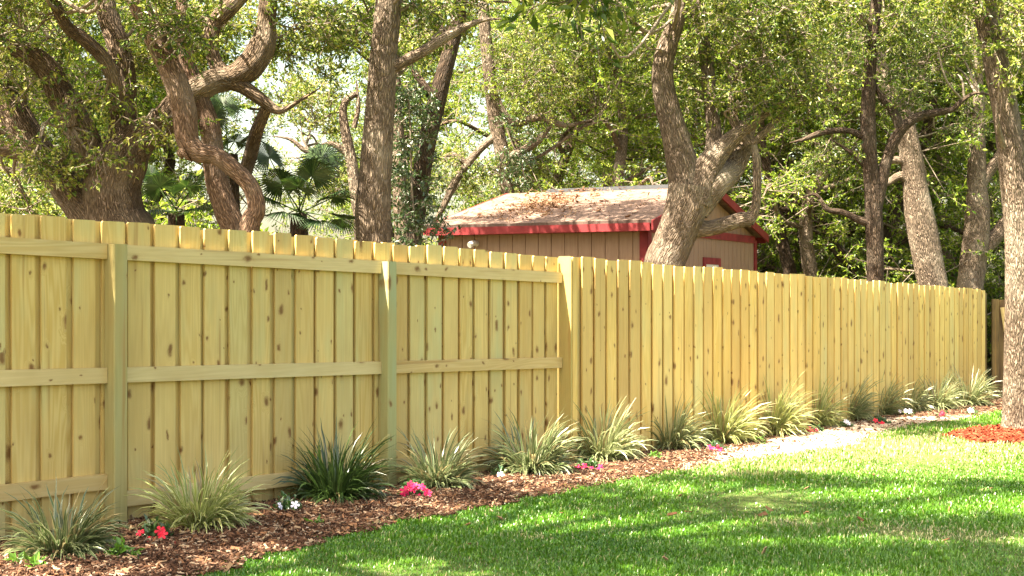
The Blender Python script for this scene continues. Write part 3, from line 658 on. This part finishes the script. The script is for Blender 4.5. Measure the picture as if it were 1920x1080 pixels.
# 2 leaning smooth red trunk in front of it
add_tree('oak_tree', 'leaning reddish oak trunk bent like a knee in front of the massive oak', 12.2,
    [(466,440,19.4),(481,392,16.7),(470,350,15.8),(440,318,15.8),(405,292,16.7),(372,285,19.4),(352,262,22.0),(346,215,23.8),(335,170,23.8),(312,115,22.0),(285,60,21.1),(262,10,20.2),(245,-40,19.4)],
    [[(352,285,20),(342,290,13),(340,297,8)]], [(330,30,-.3,60,50,.5,12)], 'bark_red', seg=22, lump=.06)
add_tree('oak_tree', 'straight rough trunk rising close behind the leaning reddish trunk', 12.9,
    [(438,450,23.5),(425,400,23.5),(408,350,21.8),(400,300,21.0),(394,240,20.2),(372,175,16.8),(350,110,15.1),(340,20,13.4),(330,-40,11.8)], [], [(370,60,.6,60,60,.6,16)], 'bark_red', seg=20)
# 3 tall straight trunk left of the shed
add_tree('oak_tree', 'tall straight pale brown trunk left of the shed, the straightest of the trees', 13.6,
    [(701,455,33),(699,400,34),(703,330,31),(709,250,29),(714,180,28),(719,100,26),(726,30,25),(730,-40,24)],
    [[(722,135,13),(752,118,12),(790,98,11),(832,72,11),(868,52,10),(905,38,8),(940,35,6)]], [(650,40,.5,70,60,.6,20),(800,10,.3,70,35,.5,12)], 'bark_grey', seg=24, lump=.035)
# 4 dark trunk behind it, with vine
add_tree('oak_tree', 'dark slanting trunk just right of the tall straight trunk', 15.5,
    [(775,458,17),(782,400,17),(790,330,17),(802,260,17),(818,200,16),(832,140,15),(848,80,14),(862,20,13),(872,-40,12)],
    [[(812,185,10),(795,160,8),(775,130,6),(765,95,5)],[(845,90,10),(820,40,9),(815,-20,8)]], [(800,60,.6,60,60,.6,18),(880,-10,0,60,30,.6,12),(780,-150,1.2,130,50,1.2,40),(950,-190,1.6,110,50,1.2,36),(1090,-170,1.4,90,50,1.1,26)], 'bark_dark', seg=16)
add_tree('oak_tree', 'short pale trunk rising just above the fence between the two trunks left of the shed', 16.5,
    [(757,460,16),(753,410,15),(750,350,14),(748,280,12),(745,200,10),(742,100,8)], [], [(745,60,.6,50,60,.5,12)], 'bark_grey', seg=14)
# 5 thin pale tree left of the straight trunk
add_tree('oak_tree', 'thin pale crooked tree seen left of the tall straight trunk', 17.0,
    [(675,430,11),(668,370,11),(660,310,11),(650,260,10),(643,215,8),(648,190,7),(668,175,6)],
    [[(655,290,7),(620,270,6),(580,285,6),(545,262,5),(510,255,4)],[(664,240,5),(672,200,5),(668,150,4)]], [(590,200,.4,60,60,.6,22),(620,320,.7,50,50,.6,12)], 'bark_grey', seg=12)
# 6 pale trunk far behind, centre
add_tree('oak_tree', 'pale grey trunk deep in the wood above the shed roof', 23.0,
    [(960,430,12),(950,350,13),(940,280,13),(928,220,13),(920,160,12),(914,100,12),(908,30,11),(905,-40,10)],
    [[(935,250,8),(900,280,8),(860,330,9),(830,390,9),(800,440,9)],[(925,180,8),(960,230,8),(1010,220,9),(1060,235,8),(1110,225,7)],[(945,300,7),(1000,270,9),(1040,230,8)],[(880,310,7),(850,290,6),(820,300,5)]],
    [(1000,150,0,100,90,1.2,60),(960,330,.5,70,50,.8,26),(850,330,.4,50,60,.8,18)], 'bark_grey', 'leaf', seg=12)
# 7 forked oak in front of the shed
add_tree('oak_tree', 'forked oak with rough pale bark standing in front of the shed', 15.3,
    [(1244,510,40),(1258,465,38),(1275,425,38),(1290,385,40),(1296,350,40)],
    [[(1292,385,34),(1284,335,30),(1272,280,26),(1258,225,23),(1246,175,21),(1243,130,20),(1252,85,19),(1268,40,16),(1285,-40,14)],
     [(1300,380,36),(1318,335,31),(1336,300,26),(1365,268,20),(1398,240,15),(1430,215,11),(1470,190,9),(1520,170,7),(1570,160,5)],
     [(1302,390,30),(1340,345,27),(1368,318,25,.2),(1388,280,22,.3),(1398,245,18,.4),(1420,200,13,.5)],
     [(1336,300,17),(1338,240,14,.1),(1330,180,13,.2),(1325,110,12,.3),(1310,30,11,.3),(1300,-30,9,.3)],
     [(1275,445,26),(1302,430,17),(1330,428,14),(1362,420,14),(1390,412,14),(1408,412,13)],
     [(1403,416,12),(1416,395,9),(1420,350,9),(1419,300,9),(1412,265,9),(1400,235,8)],
     [(1405,270,8),(1378,230,10),(1372,180,8),(1385,120,7)],[(1410,270,7),(1440,240,7),(1465,215,6),(1500,160,5)]],
    [(1370,40,-.3,90,60,.8,32),(1460,110,-.2,80,60,.8,24),(1310,150,.4,60,70,.6,14),(1510,30,-.4,80,50,.8,24),(1180,50,0,70,50,.7,16),(1400,200,-.2,50,35,.4,7),(1550,170,-.2,60,40,.6,9)],
    'bark_grey', seg=28, lump=.07)
# 8 dark slim oak mid right
add_tree('oak_tree', 'slim dark oak trunk splitting into a wide bough right of the shed', 19.4,
    [(1641,540,16),(1641,480,16),(1639,420,16),(1637,360,15),(1632,310,14),(1628,250,14),(1628,190,13),(1632,120,12),(1640,40,11),(1646,-40,10)],
    [[(1640,400,13),(1652,350,12),(1660,310,11),(1674,270,11),(1692,240,11),(1718,220,10),(1750,212,9),(1785,205,8),(1805,188,8),(1830,175,7),(1870,180,5)],
     [(1688,240,9),(1672,205,9),(1652,180,8),(1638,150,7)],
     [(1636,420,8),(1610,412,7),(1580,398,6),(1550,392,6),(1530,365,5),(1500,372,5)],
     [(1625,260,7),(1590,245,6),(1545,248,7),(1505,262,6),(1480,268,5)],[(1640,330,6),(1600,290,5),(1560,262,4)]],
    [(1640,40,0,90,50,.8,28),(1740,90,.2,80,60,.8,22),(1560,110,.2,80,50,.7,16),(1690,180,.2,50,40,.5,12),(1570,290,.4,60,40,.5,16),(1800,60,.2,60,60,.7,22)], 'bark_dark', seg=16)
# 9, 10 pale trunks right
add_tree('oak_tree', 'thick pale trunk leaning left, sunlit, between the slim dark oak and the double trunk', 21.6,
    [(1752,552,27),(1741,500,27),(1732,450,27),(1724,400,26),(1716,345,22),(1710,300,21),(1700,250,19),(1690,210,17),(1672,170,16),(1652,130,14),(1630,70,12)],
    [[(1716,350,12),(1690,330,9),(1660,345,7),(1630,350,6)],[(1712,310,9),(1680,300,8),(1650,310,7)]], [(1700,80,.6,70,60,.7,20),(1800,240,.8,60,60,.7,16)], 'bark_grey', seg=18)
add_tree('oak_tree', 'double trunk with side forks just left of the foreground oak', 22.6,
    [(1818,556,25),(1824,510,24),(1830,460,24),(1832,400,22),(1831,350,18),(1832,300,16),(1834,250,13),(1836,200,11),(1832,130,9)],
    [[(1826,490,18),(1848,462,16),(1870,440,14),(1892,412,13),(1920,380,12),(1960,350,11)],[(1834,350,14),(1850,325,12),(1870,300,12),(1885,270,11),(1905,230,9)]],
    [(1850,120,.5,60,60,.7,20),(1930,330,.6,40,60,.6,12)], 'bark_grey', seg=18)
add_tree('oak_tree', 'slender leaning trunk low behind the fence right of the shed', 24.0,
    [(1484,530,13),(1474,480,12),(1462,430,11),(1450,380,10),(1442,330,9),(1430,270,8),(1425,200,6)],
    [[(1470,400,8),(1500,380,7),(1530,410,8),(1560,450,8),(1590,490,8),(1610,540,7)],[(1530,410,7),(1560,425,5),(1600,460,5)]], [(1500,330,.5,70,50,.8,22),(1440,260,.5,50,60,.6,14),(1560,480,.8,50,40,.6,10)], 'bark_dark', seg=12)
# 11 foreground oak at the right edge
add_tree('oak_tree', 'rough barked oak growing from the lawn at the right edge of the picture', float(TREE13[1]),
    [(1916,815,40),(1913,780,32),(1913,720,30),(1914,640,29),(1916,560,29),(1915,480,28),(1911,410,27),(1902,340,26),(1893,270,25),(1884,205,24),(1872,140,23),(1858,70,22),(1846,10,22),(1835,-60,20)],
    [[(1898,290,14),(1925,255,14),(1960,230,13),(2010,215,12)],[(1876,150,10),(1860,100,10),(1862,30,9)],[(1890,300,6),(1872,240,5,-.2),(1868,190,4,-.3)]],
    [(1800,-10,-.2,100,40,.7,26),(1890,90,-.3,50,60,.5,14),(1930,50,.2,50,60,.6,16)], 'bark_grey', seg=28, lump=.05, ground=False)

# vines: dark ivy sleeves on two trunks
def vine(label, pts, Y, n, rad):
    Q, R = limb([(x, y, 5) for x, y in pts], Y); idx = rng.integers(0, len(Q), n); C = Q[idx]+rng.normal(size=(n, 3))*rad
    root = empty('climbing_vine', Q[0], label, 'vine'); t_, lv = sprays(C, 5, 10, .16, .06)
    make('stem', tube(Q+np.array([0, -.08, 0]), np.full(len(Q), .012), 6)+t_, M['twig'], root); make('foliage', [lv], M['leaf_dark'], root, smooth=False)
vine('dark ivy sleeve climbing the dark slanting trunk right of the straight one', [(785,450),(775,380),(772,300),(770,230),(765,160)], 15.2, 75, .18)
vine('ragged ivy hanging on the pale grey trunk above the shed roof', [(985,340),(975,300),(960,270),(950,240)], 22.5, 30, .2)

# fan palms behind the fence
def frond(base, tip, R, n=44, nrm=None):
    """fan leaf: stalk from base to tip, blade of n ribbed segments; returns chunks"""
    ax = unit(tip-base); up = unit(np.array([0, 0, 1.])-ax*ax[2]+rng.normal(size=3)*.25); sv = unit(np.cross(ax, up)); nn = np.cross(sv, ax)
    ch = [thin_tubes(base[None], tip[None], .009, .006, 1)]
    V, Fc = [], []
    for k in range(n):
        a = math.radians(-145+290*k/(n-1)); L = R*(.78+.22*math.cos(a*.7))*rng.uniform(.9, 1.06); w = .017*R/.5
        d = ax*math.cos(a)+sv*math.sin(a); pz = np.cross(d, nn)
        m = tip+d*L*.55+nn*(.03-.05*abs(math.sin(a))); e = tip+d*L*.97-nn*.10*L-np.array([0, 0, .16*L]); b = len(V)
        V += [tip, m+pz*w, m-nn*w*.55, m-pz*w, e]; Fc += [[b, b+1, b+2], [b, b+2, b+3], [b+1, b+4, b+2], [b+2, b+4, b+3]]
    ch.append(chunk(V, Fc)); return ch
def palm(label, px, py, Y, fr, R=.5):
    c = W(px, py, Y); g = c.copy(); g[2] = gz(c[0], Y); root = empty('fan_palm', g, label, 'palm')
    make('trunk', tube(catmull([g-np.array([0, 0, .1]), (g+c)/2+np.array([.05, 0, 0]), c], 5), np.linspace(.12, .09, 11), 10, .12), M['bark_dark'], root)
    for fx, fy, dy in fr:
        t = W(fx, fy, Y+dy); cs = frond(c+rng.normal(size=3)*.03, t, R*rng.uniform(.85, 1.1)); make('frond', [(a, b, c, None) for a, b, c, _ in cs], [M['palm'], M['stalk']], root, smooth=False)
palm('large dark fan palm between the leaning trunk and the tall straight trunk', 560, 400, 13.8, [(530,345,-.3),(505,295,.2),(585,330,-.3),(625,370,-.3),(600,300,.3),(540,400,-.5),(600,415,-.5),(560,350,-.6),(500,370,-.2),(640,410,0)], .34)
palm('fan palm with spiky fronds behind the knee bend of the leaning trunk', 430, 290, 14.2, [(400,225,0),(440,265,-.2),(420,200,.3),(470,260,-.2),(405,270,-.4),(455,310,-.4)], .27)
palm('low fan palm in the gap between the massive oak and the leaning trunk', 330, 400, 14.0, [(300,350,-.2),(350,350,-.3),(370,390,-.3),(295,400,-.4),(330,430,-.5),(370,340,.2),(285,330,.2)], .30)

# ------------------------------------------------------------------ background woodland: three kinds of tree, copied
def template(idx, h, rad, ncl, leafsize, bark):
    root = empty('background_tree', (0, 0, 0), '', 'tree'); th = rng.uniform(0, 6.28)
    bend = rng.normal(size=(5, 2))*.25; P = np.array([[0, 0, -.2]]+[[bend[i, 0], bend[i, 1], h*(i+1)/5.5] for i in range(5)])
    Q = catmull(P, 5); ch = tube(Q, np.linspace(.17, .05, len(Q)), 10, .08); nodes = [Q]
    for k in range(11):
        a = th+k*2.4; i = int(len(Q)*(.15+.8*k/11)); s = Q[i]; L = rad*rng.uniform(.7, 1.1)
        e = s+np.array([math.cos(a)*L, math.sin(a)*L, rng.uniform(.2, 1.2)]); m1 = s+(e-s)*.35+rng.normal(size=3)*.25; m2 = s+(e-s)*.7+rng.normal(size=3)*.25
        q = catmull([s, m1, m2, e], 5); ch += tube(q, np.linspace(.06, .015, len(q)), 6, .05); nodes.append(q)
    ND = np.vstack(nodes[1:]+[Q[len(Q)//2:]]); zz = ND[:, 2]/h; pw = .35+2.2*np.clip(zz-.45, 0, 1); C = ND[rng.choice(len(ND), ncl, p=pw/pw.sum())]+rng.normal(size=(ncl, 3))*np.array([.7, .7, .5])
    C = C[C[:, 2] > .9]
    hb = ND[np.argmin(np.linalg.norm(ND[None]-C[:, None], axis=2), 1)]
    make('trunk', ch, M[bark], root); t_, lv = sprays(C, 6, 14, .40, leafsize*.9, .004)
    make('branches', [thin_tubes(hb, C, .012, .005)]+t_, M['twig'], root); make('crown', [lv], M['leaf_far'], root, smooth=False)
    return root
kinds = [template(0, 10.0, 2.5, 480, .085, 'bark_grey'), template(1, 9.0, 2.9, 520, .09, 'bark_dark'), template(2, 11.0, 2.3, 480, .08, 'bark')]
def copy_tree(o, parent=None):
    c = o.copy(); COL.objects.link(c)
    if parent is not None: c.parent = parent
    for ch in list(o.children): copy_tree(ch, c)
    return c
spots = []
for px, Y in [(40,21),(240,23),(1060,25),(1180,24),(1330,26),(1470,26),(1560,24),(1680,24),(1790,26),(1900,27),
              (-60,24),(150,26),(300,30),(720,34),(960,30),(1120,31),(1260,30),(1400,31),(1540,30),(1660,31),(1780,30),(1900,29),(2020,26),
              (20,36),(220,39),(760,46),(1050,41),(1200,40),(1350,38),(1500,40),(1640,38),(1800,40),(1960,37)]:
    spots.append((px+rng.uniform(-25, 25), Y+rng.uniform(-.8, .8)))
used = set()
for i, (px, Y) in enumerate(spots):
    k = i % 3; o = kinds[k] if k not in used else copy_tree(kinds[k]); used.add(k)
    x = (px-CX)/F*Y; o.location = (x, Y, float(gz(x, Y))); o.rotation_euler = (0, 0, rng.uniform(0, 6.28)); sc = rng.uniform(.85, 1.2); o.scale = (sc, sc, sc*rng.uniform(.85, 1.05))
    near = Y < 27
    o['label'] = ('leafy green tree in the near rank of woodland behind the fence and shed' if near else 'hazy pale green tree in the far rank of woodland, mostly hidden by nearer crowns')
    o['group'] = 'near woodland trees' if near else 'far woodland trees'
# understory shrubs
def shrub_template(r, n, leafsize):
    root = empty('woodland_shrub', (0, 0, 0), '', 'shrub')
    u = unit(rng.normal(size=(n, 3)))*rng.uniform(.1, 1, (n, 1))**.5; C = u*np.array([r, r, r*.85])+np.array([0, 0, r*.9]); C = C[C[:, 2] > .1]
    t_, lv = sprays(C, 6, 11, .3, leafsize, .003)
    make('stems', [thin_tubes(np.zeros((len(C), 3))+rng.normal(size=(len(C), 3))*.05, C, .014, .005)]+t_, M['twig'], root); make('foliage', [lv], M['leaf_far'], root, smooth=False); return root
sk = [shrub_template(1.3, 150, .075), shrub_template(1.0, 120, .07)]; used = set()
for i, (px, Y) in enumerate([(500,25),(545,28),(450,24.5),(620,29),(20,17),(150,17.5),(290,18),(470,18),(610,19.5),(720,20),(850,22),(1440,26.5),(1540,23.5),(1620,25),(1700,25.5),(1790,26),(1890,25.5),(1990,25.5),(380,24),(560,25),(760,25),(1500,26),(1600,27),(1720,27),(1850,27),(100,24),(1420,27),(900,27)]):
    k = i % 2; o = sk[k] if k not in used else copy_tree(sk[k]); used.add(k); x = (px-CX)/F*Y
    o.location = (x, Y, float(gz(x, Y))-.05); o.rotation_euler = (0, 0, rng.uniform(0, 6.28)); sc = rng.uniform(.85, 1.35); o.scale = (sc, sc, sc)
    o['label'] = 'rounded green understory shrub filling the space under the woodland trees'; o['group'] = 'understory shrubs behind the fence'

# ------------------------------------------------------------------ yard trees that shade the lawn (crowns above and left of the picture)
def shade_tree(label, base, pts, blobs):
    root = empty('oak_tree', (base[0], base[1], float(gz(*base))), label, 'tree')
    P = np.array(pts, float); Q = catmull(P, 6); ch = tube(Q, np.linspace(.24, .09, len(Q)), 14, .07); C, tw = [], []
    for (x, y, z, rx, ry, rz_, n) in blobs:
        c = np.array([x, y, z]); st = Q[np.argmin(np.linalg.norm(Q-c, axis=1))]
        q = catmull([st, st+(c-st)*.4+np.array([0, 0, .3]), c], 6); ch += tube(q, np.linspace(.09, .02, len(q)), 8, .05)
        pc = c+unit(rng.normal(size=(n, 3)))*rng.uniform(.1, 1, (n, 1))**.45*np.array([rx, ry, rz_]); hb = q[rng.integers(4, len(q), n)]; tw.append(thin_tubes(hb, pc, .012, .005)); C.append(pc)
    make('trunk', ch, M['bark'], root); t_, lv = sprays(np.vstack(C), 7, 13, .4, .085)
    make('branches', tw+t_, M['twig'], root); make('crown', [lv], M['leaf'], root, smooth=False)
shade_tree('oak in the yard left of the camera whose crown shades the near lawn', (-6.2, 3.2), [(-6.2,3.2,0),(-6.0,3.4,2),(-5.4,3.8,4),(-4.6,4.4,5.6),(-3.8,5.0,7.0)],
    [(-2.6,5.2,6.2,1.5,1.1,.6,84),(-.5,5.0,6.6,1.4,.9,.6,70),(-4.4,6.2,6.2,1.4,1.2,.7,90),(-.8,8.7,6.4,1.2,.4,.4,40),(1.1,8.4,6.5,1.1,.35,.4,32),(-.4,6.3,6.4,1.0,.45,.4,34),(1.2,5.5,6.5,.9,.5,.4,26),(-2.9,7.4,6.6,1.1,.7,.5,40),(-1.2,7.0,6.4,1.1,.5,.4,30),(-5.6,5.2,6.4,1.3,1.3,.6,60),(-3.4,3.4,6.6,1.5,1.2,.7,50),(.9,4.6,6.6,1.2,1.2,.6,60),(-1,2.8,6.4,1.8,1.2,.7,50),(.2,7.2,3.15,.5,.3,.16,12)])
shade_tree('oak in the yard behind the camera whose crown shades the lawn at right', (1.5, -2.5), [(1.5,-2.5,0),(1.4,-1.8,2.4),(1.0,-.5,4.4),(.6,1.2,6.4)],
    [(.9,6.5,6.8,1.1,.5,.4,30),(2.4,5.2,6.6,1.3,.6,.5,26),(1.8,2.2,6.6,1.6,1.2,.7,40),(-.3,.6,6.4,1.6,1.4,.7,36),(3.6,2.6,6.6,1.2,1.2,.6,24)])

# ------------------------------------------------------------------ planting along the fence
def strap_clump(name, label, cat, pos, hgt, rad, nb, mat, group, dry=.06, wid=.0075, upright=.5):
    n = nb; az = rng.uniform(0, 6.28, n); az = az-.3*np.sin(az+rng.uniform(-.3, .9)); out_ = rng.uniform(0, 1, n)**(.55+upright*.6)
    L = hgt*rng.uniform(.5, 1.3, n)*(1.12-.5*out_); b = np.stack([np.cos(az)*.10*rng.uniform(0, 1, n)**.5*rad/.2, np.sin(az)*.10*rng.uniform(0, 1, n)**.5*rad/.2, 0*az], -1)
    el = np.radians(88-out_*58); droop = (.45+.9*out_)*rng.uniform(.6, 1.3, n)
    pts = [b]; e = el.copy(); nS = 6
    for k in range(nS):
        st = L/nS; az = az+rng.normal(size=n)*.13; az2 = az; pts.append(pts[-1]+np.stack([np.cos(az2)*np.cos(e)*st, np.sin(az2)*np.cos(e)*st, np.sin(e)*st], -1)); e = e-np.radians(11+6*k)*droop*.62
    P = np.stack(pts, 1); P[:, :, 2] = np.maximum(P[:, :, 2], .012+.02*rng.uniform(0, 1, (n, 1)))
    sv = np.stack([-np.sin(az), np.cos(az), 0*az], -1); tw_ = rng.normal(size=n)*.8
    sv = unit(sv*np.cos(tw_)[:, None]+np.array([0, 0, 1.])*np.sin(tw_)[:, None]); wprof = np.array([.7, 1, 1, .95, .8, .5, .06])*wid
    wv = wprof[None, :, None]*rng.uniform(.7, 1.3, (n, 1, 1))
    V = np.stack([P-sv[:, None]*wv, P-np.array([0, 0, 1.])*wv*.3, P+sv[:, None]*wv], 2).reshape(-1, 3)
    t = np.linspace(0, 1, nS+1); hue = np.clip(rng.normal(.35, .28, n), 0, .9); hue[rng.uniform(0, 1, n) < dry] = .97
    A = np.zeros((n, nS+1, 3, 3)); A[..., 0] = np.array([0, .5, 1]); A[..., 1] = t[None, :, None]; A[..., 2] = hue[:, None, None]
    base = np.arange(n)[:, None, None]*(nS+1)*3+np.arange(nS)[None, :, None]*3+np.arange(2)[None, None]
    a = base.ravel(); Fq = np.stack([a, a+1, a+4, a+3], -1)
    o = make(name, [chunk(V, Fq, 0, A.reshape(-1, 3))], mat, None, loc=None, smooth=True); o.location = pos
    tag(o, label, cat, group); return o
GR = 'strap leaved grass clumps planted along the fence'
clumps = [ # px, base py, height m, radius px-ish, blades, mat, label
 (128,1052,.35,.24,330,'blade_grey','grey green grass clump at the left corner of the picture, nearest the camera'),
 (388,1000,.43,.24,330,'blade_yel_lit','yellow green grass clump right of the first fence post, its pale tips tinted as sunlit'),
 (642,948,.47,.25,420,'blade_dark','dark green upright grass clump left of the second fence post'),
 (832,925,.39,.22,300,'blade_grey','variegated grass clump just right of the second fence post, behind pink flowers'),
 (1008,897,.44,.28,400,'blade_grey','wide silvery grass clump in front of the corner where the fence boards change side'),
 (1140,872,.46,.26,360,'blade_var_lit','silvery grass clump directly right of the wide clump, behind pink flowers'),
 (1270,850,.38,.24,300,'blade_var_lit','low grass clump with a small leafy sprout at its left foot'),
 (1366,838,.50,.24,330,'blade_yel_lit','bright grass clump with tips tinted as if sunlit, left of a green sprout'),
 (1462,822,.50,.24,330,'blade_yel_lit','arching grass clump directly right of the bright sunlit tinted clump'),
 (1540,806,.42,.22,280,'blade_yel_lit','grass clump with pink flowers at its foot, tenth along the fence'),
 (1602,794,.44,.22,280,'blade_var_lit','grass clump with one white flower at its left foot'),
 (1662,785,.42,.22,260,'blade_var_lit','grass clump with red flowers at its left foot'),
 (1716,779,.38,.2,220,'blade_var_lit','thin grass clump third from the far end of the fence'),
 (1768,775,.42,.22,260,'blade_var_lit','grass clump with one red flower, second from the far end of the fence'),
 (1826,768,.46,.22,260,'blade_var_lit','last grass clump at the far end of the fence beside the old brown fence')]
for px, py, h, r, nb, m, lab in clumps:
    p = G(px-14, py-3); strap_clump('grass_clump', lab, 'grass clump', (p[0], p[1], p[2]+.015), h*rng.uniform(.92, 1.06)*(1.0 if px < 1200 else 1.18), r, int(nb*1.7), M[m], GR, .14 if m != 'blade_dark' else .03, wid=(.0076 if px < 1000 else .0085) if m != 'blade_dark' else .0068, upright=.55 if m == 'blade_dark' else .3)

def petals(c, nrm, R):
    a_ = unit(np.cross(nrm, rng.normal(size=3))); b_ = np.cross(nrm, a_); V, Fc = [c+nrm*.004], []
    for k in range(5):
        th = k*1.2566; n0 = len(V)
        for dt, rr_ in ((-.5, .62), (-.34, .95), (0, 1.05), (.34, .95), (.5, .62)):
            V.append(c+R*rr_*(math.cos(th+dt)*a_+math.sin(th+dt)*b_)-nrm*.10*R*rr_)
        Fc += [[0, n0, n0+1], [0, n0+1, n0+2], [0, n0+2, n0+3], [0, n0+3, n0+4]]
    return chunk(V, Fc)
def flower_plant(label, px, py, w, h, blooms, mat, cat='flowers', nl=150, leafm='flower_leaf', ls=.045):
    p = G(px, py); root = empty('flowering_plant' if blooms else 'leafy_sprout', p, label, cat, 'bedding flowers along the fence' if blooms else 'leafy sprouts in the mulch bed')
    u = unit(rng.normal(size=(nl, 3))); u[:, 2] = np.abs(u[:, 2]); P = p+u*np.array([w, w, h])*rng.uniform(.45, 1, (nl, 1))+np.array([0, 0, .02])
    tw = thin_tubes(np.repeat(p[None], nl, 0)+rng.normal(size=(nl, 3))*.008, P, .003, .002)
    make('stems', [(tw[0], tw[1], 0, None)], M['flower_leaf'], root); make('leaves', [leaves(P, u, ls, .6, up=.8)], M[leafm], root, smooth=False)
    for (bx, by) in blooms:
        q = W(bx, by, p[1]-w*rng.uniform(.9, 1.4)); nn = unit(np.array([rng.normal()*.35, -1+rng.normal()*.3, .55+rng.normal()*.3]))
        make('blossom', [petals(q, nn, .030*rng.uniform(.85, 1.15))], M[mat], root, smooth=False)
flower_plant('red impatiens with five blooms between the two nearest grass clumps', 290, 1020, .09, .12, [(263,998),(281,1015),(300,995),(305,1002),(292,1018),(320,1018)], 'redflower', nl=110)
flower_plant('pink impatiens in full bloom right of the second fence post', 778, 938, .11, .12, [(758,922),(770,908),(776,916),(790,912),(798,920),(804,925),(785,932),(798,938),(765,914),(800,932),(776,910),(760,928)], 'pink')
flower_plant('pink impatiens in full bloom between the wide clump and the next one', 1104, 886, .12, .10, [(1084,878),(1090,884),(1096,874),(1104,880),(1112,878),(1124,882),(1126,876),(1092,880),(1118,884)], 'pink')
flower_plant('pink impatiens at the foot of the bright sunlit tinted clump', 1340, 850, .11, .09, [(1328,846),(1336,842),(1344,846),(1350,843),(1346,838),(1354,848),(1330,838)], 'pink')
flower_plant('pink impatiens at the foot of the tenth clump', 1525, 814, .11, .09, [(1516,804),(1522,808),(1532,806),(1536,812),(1519,812)], 'pink')
flower_plant('small red impatiens between two far clumps on the brown mulch', 1650, 798, .11, .09, [(1642,788),(1650,796),(1654,793),(1648,798)], 'redflower')
flower_plant('single red bloom before the second last clump', 1766, 784, .08, .08, [(1764,778),(1767,783),(1768,774)], 'redflower', nl=40)
flower_plant('two pale lilac flowers on a dark leafy plant left of the dark grass clump', 538, 968, .09, .12, [(526,948),(553,946)], 'white', nl=110)
flower_plant('tiny white flowered plant in the mulch left of the wide clump', 934, 902, .06, .09, [(939,890)], 'white', nl=50)
flower_plant('white flower at the foot of a far grass clump', 1586, 806, .08, .09, [(1586,790),(1591,793)], 'white', nl=70)
flower_plant('low white flowers near the far end of the fence', 1700, 784, .09, .09, [(1688,771),(1698,770),(1706,771)], 'white', nl=60)
flower_plant('white flower beside the last grass clump', 1820, 778, .08, .08, [(1819,769),(1823,771)], 'white', nl=50)
for px, py, w, h, lab in [(222,1056,.05,.12,'bright green weed sprout at the right foot of the nearest clump'),(242,1056,.05,.06,'small bright green seedling right of the taller weed sprout'),(68,1074,.06,.05,'bright seedling at the left front of the nearest clump'),(36,1070,.06,.06,'seedling in the very left corner of the bed'),(590,992,.05,.03,'flat yellow green seedling in the mulch before the dark clump'),(1229,868,.07,.09,'leafy green sprout left of the low grass clump'),(1424,838,.07,.11,'leafy green sprout right of the bright sunlit tinted clump'),(1878,784,.1,.08,'pale green sprout by the trunk of the foreground oak')]:
    flower_plant(lab, px, py, w, h, [], None, 'sprout', 34, 'sprout', .05)
# small pale stones in the bed
for i, (px, py, r) in enumerate([(778,945,.022),(788,947,.018),(575,1001,.03),(1186,880,.02)]):
    p = G(px, py); th = np.linspace(0, 2*np.pi, 10, endpoint=False); V = [p+np.array([0, 0, r*.9+.015])]
    for z, q in ((.75, .6), (.3, 1.0), (-.1, 1.05)):
        for t in th: V.append(p+np.array([math.cos(t)*r*1.3*q*rng.uniform(.85, 1.1), math.sin(t)*r*q*rng.uniform(.85, 1.1), .015+r*z]))
    tr = [[0, 1+k, 1+(k+1) % 10] for k in range(10)]; qd = [[1+a*10+k, 11+a*10+k, 11+a*10+(k+1) % 10, 1+a*10+(k+1) % 10] for a in range(2) for k in range(10)]
    tag(make('stone', [chunk(V, tr), chunk(V, qd)], M['stone'], loc=tuple(p)), ['pale pebble below the pink flowers by the second post','smaller pebble right beside the pale pebble below the pink flowers','flat pale stone in the mulch before the dark clump','pebble in the mulch right of the pink flowers by the wide clump'][i], 'stone')

for o in bpy.data.objects:
    if '_w' in o: del o['_w']
# ------------------------------------------------------------------ light, sky, camera
SUN = np.array([-.404, -.295, .866]); SUN /= np.linalg.norm(SUN)
el = math.asin(SUN[2]); azs = math.atan2(SUN[0], SUN[1])
w = bpy.data.worlds.new('World'); S.world = w; w.use_nodes = True; nt = w.node_tree
sky = nt.nodes.new('ShaderNodeTexSky'); sky.sky_type = 'NISHITA'; sky.sun_disc = False; sky.sun_elevation = el; sky.sun_rotation = azs
sky.dust_density = 4.0; sky.ozone_density = .6; sky.air_density = 1.2
bg = nt.nodes['Background']; nt.links.new(sky.outputs[0], bg.inputs[0]); bg.inputs[1].default_value = .085
mx = nt.nodes.new('ShaderNodeMix'); mx.data_type = 'RGBA'; mx.blend_type = 'MULTIPLY'; mx.inputs[0].default_value = 1; mx.inputs[7].default_value = (1.10, 1.0, .82, 1)
nt.links.new(sky.outputs[0], mx.inputs[6]); nt.links.new(mx.outputs[2], bg.inputs[0])
ld = bpy.data.lights.new('sun', 'SUN'); ld.energy = 5.0; ld.angle = math.radians(.55); ld.color = (1, .92, .76)
lo = bpy.data.objects.new('sun', ld); COL.objects.link(lo); lo.location = (-8, -6, 17)
from mathutils import Vector
lo.rotation_euler = Vector(SUN).to_track_quat('Z', 'Y').to_euler()
cam = bpy.data.cameras.new('camera'); co = bpy.data.objects.new('camera', cam); COL.objects.link(co); co.location = (0, 0, H); co.rotation_euler = (math.pi/2, 0, 0)
cam.lens = 36*F/1920; cam.sensor_width = 36; cam.shift_y = (HOR-540)/1920; cam.clip_end = 1000; cam.clip_start = .05; S.camera = co
S.view_settings.view_transform = 'Standard'; S.view_settings.look = 'None'; S.view_settings.exposure = 2.7; S.view_settings.gamma = 1
S.cycles.max_bounces = 8; S.cycles.diffuse_bounces = 4; S.cycles.transmission_bounces = 4; S.cycles.glossy_bounces = 2; S.cycles.use_denoising = True
S.cycles.sample_clamp_indirect = 6
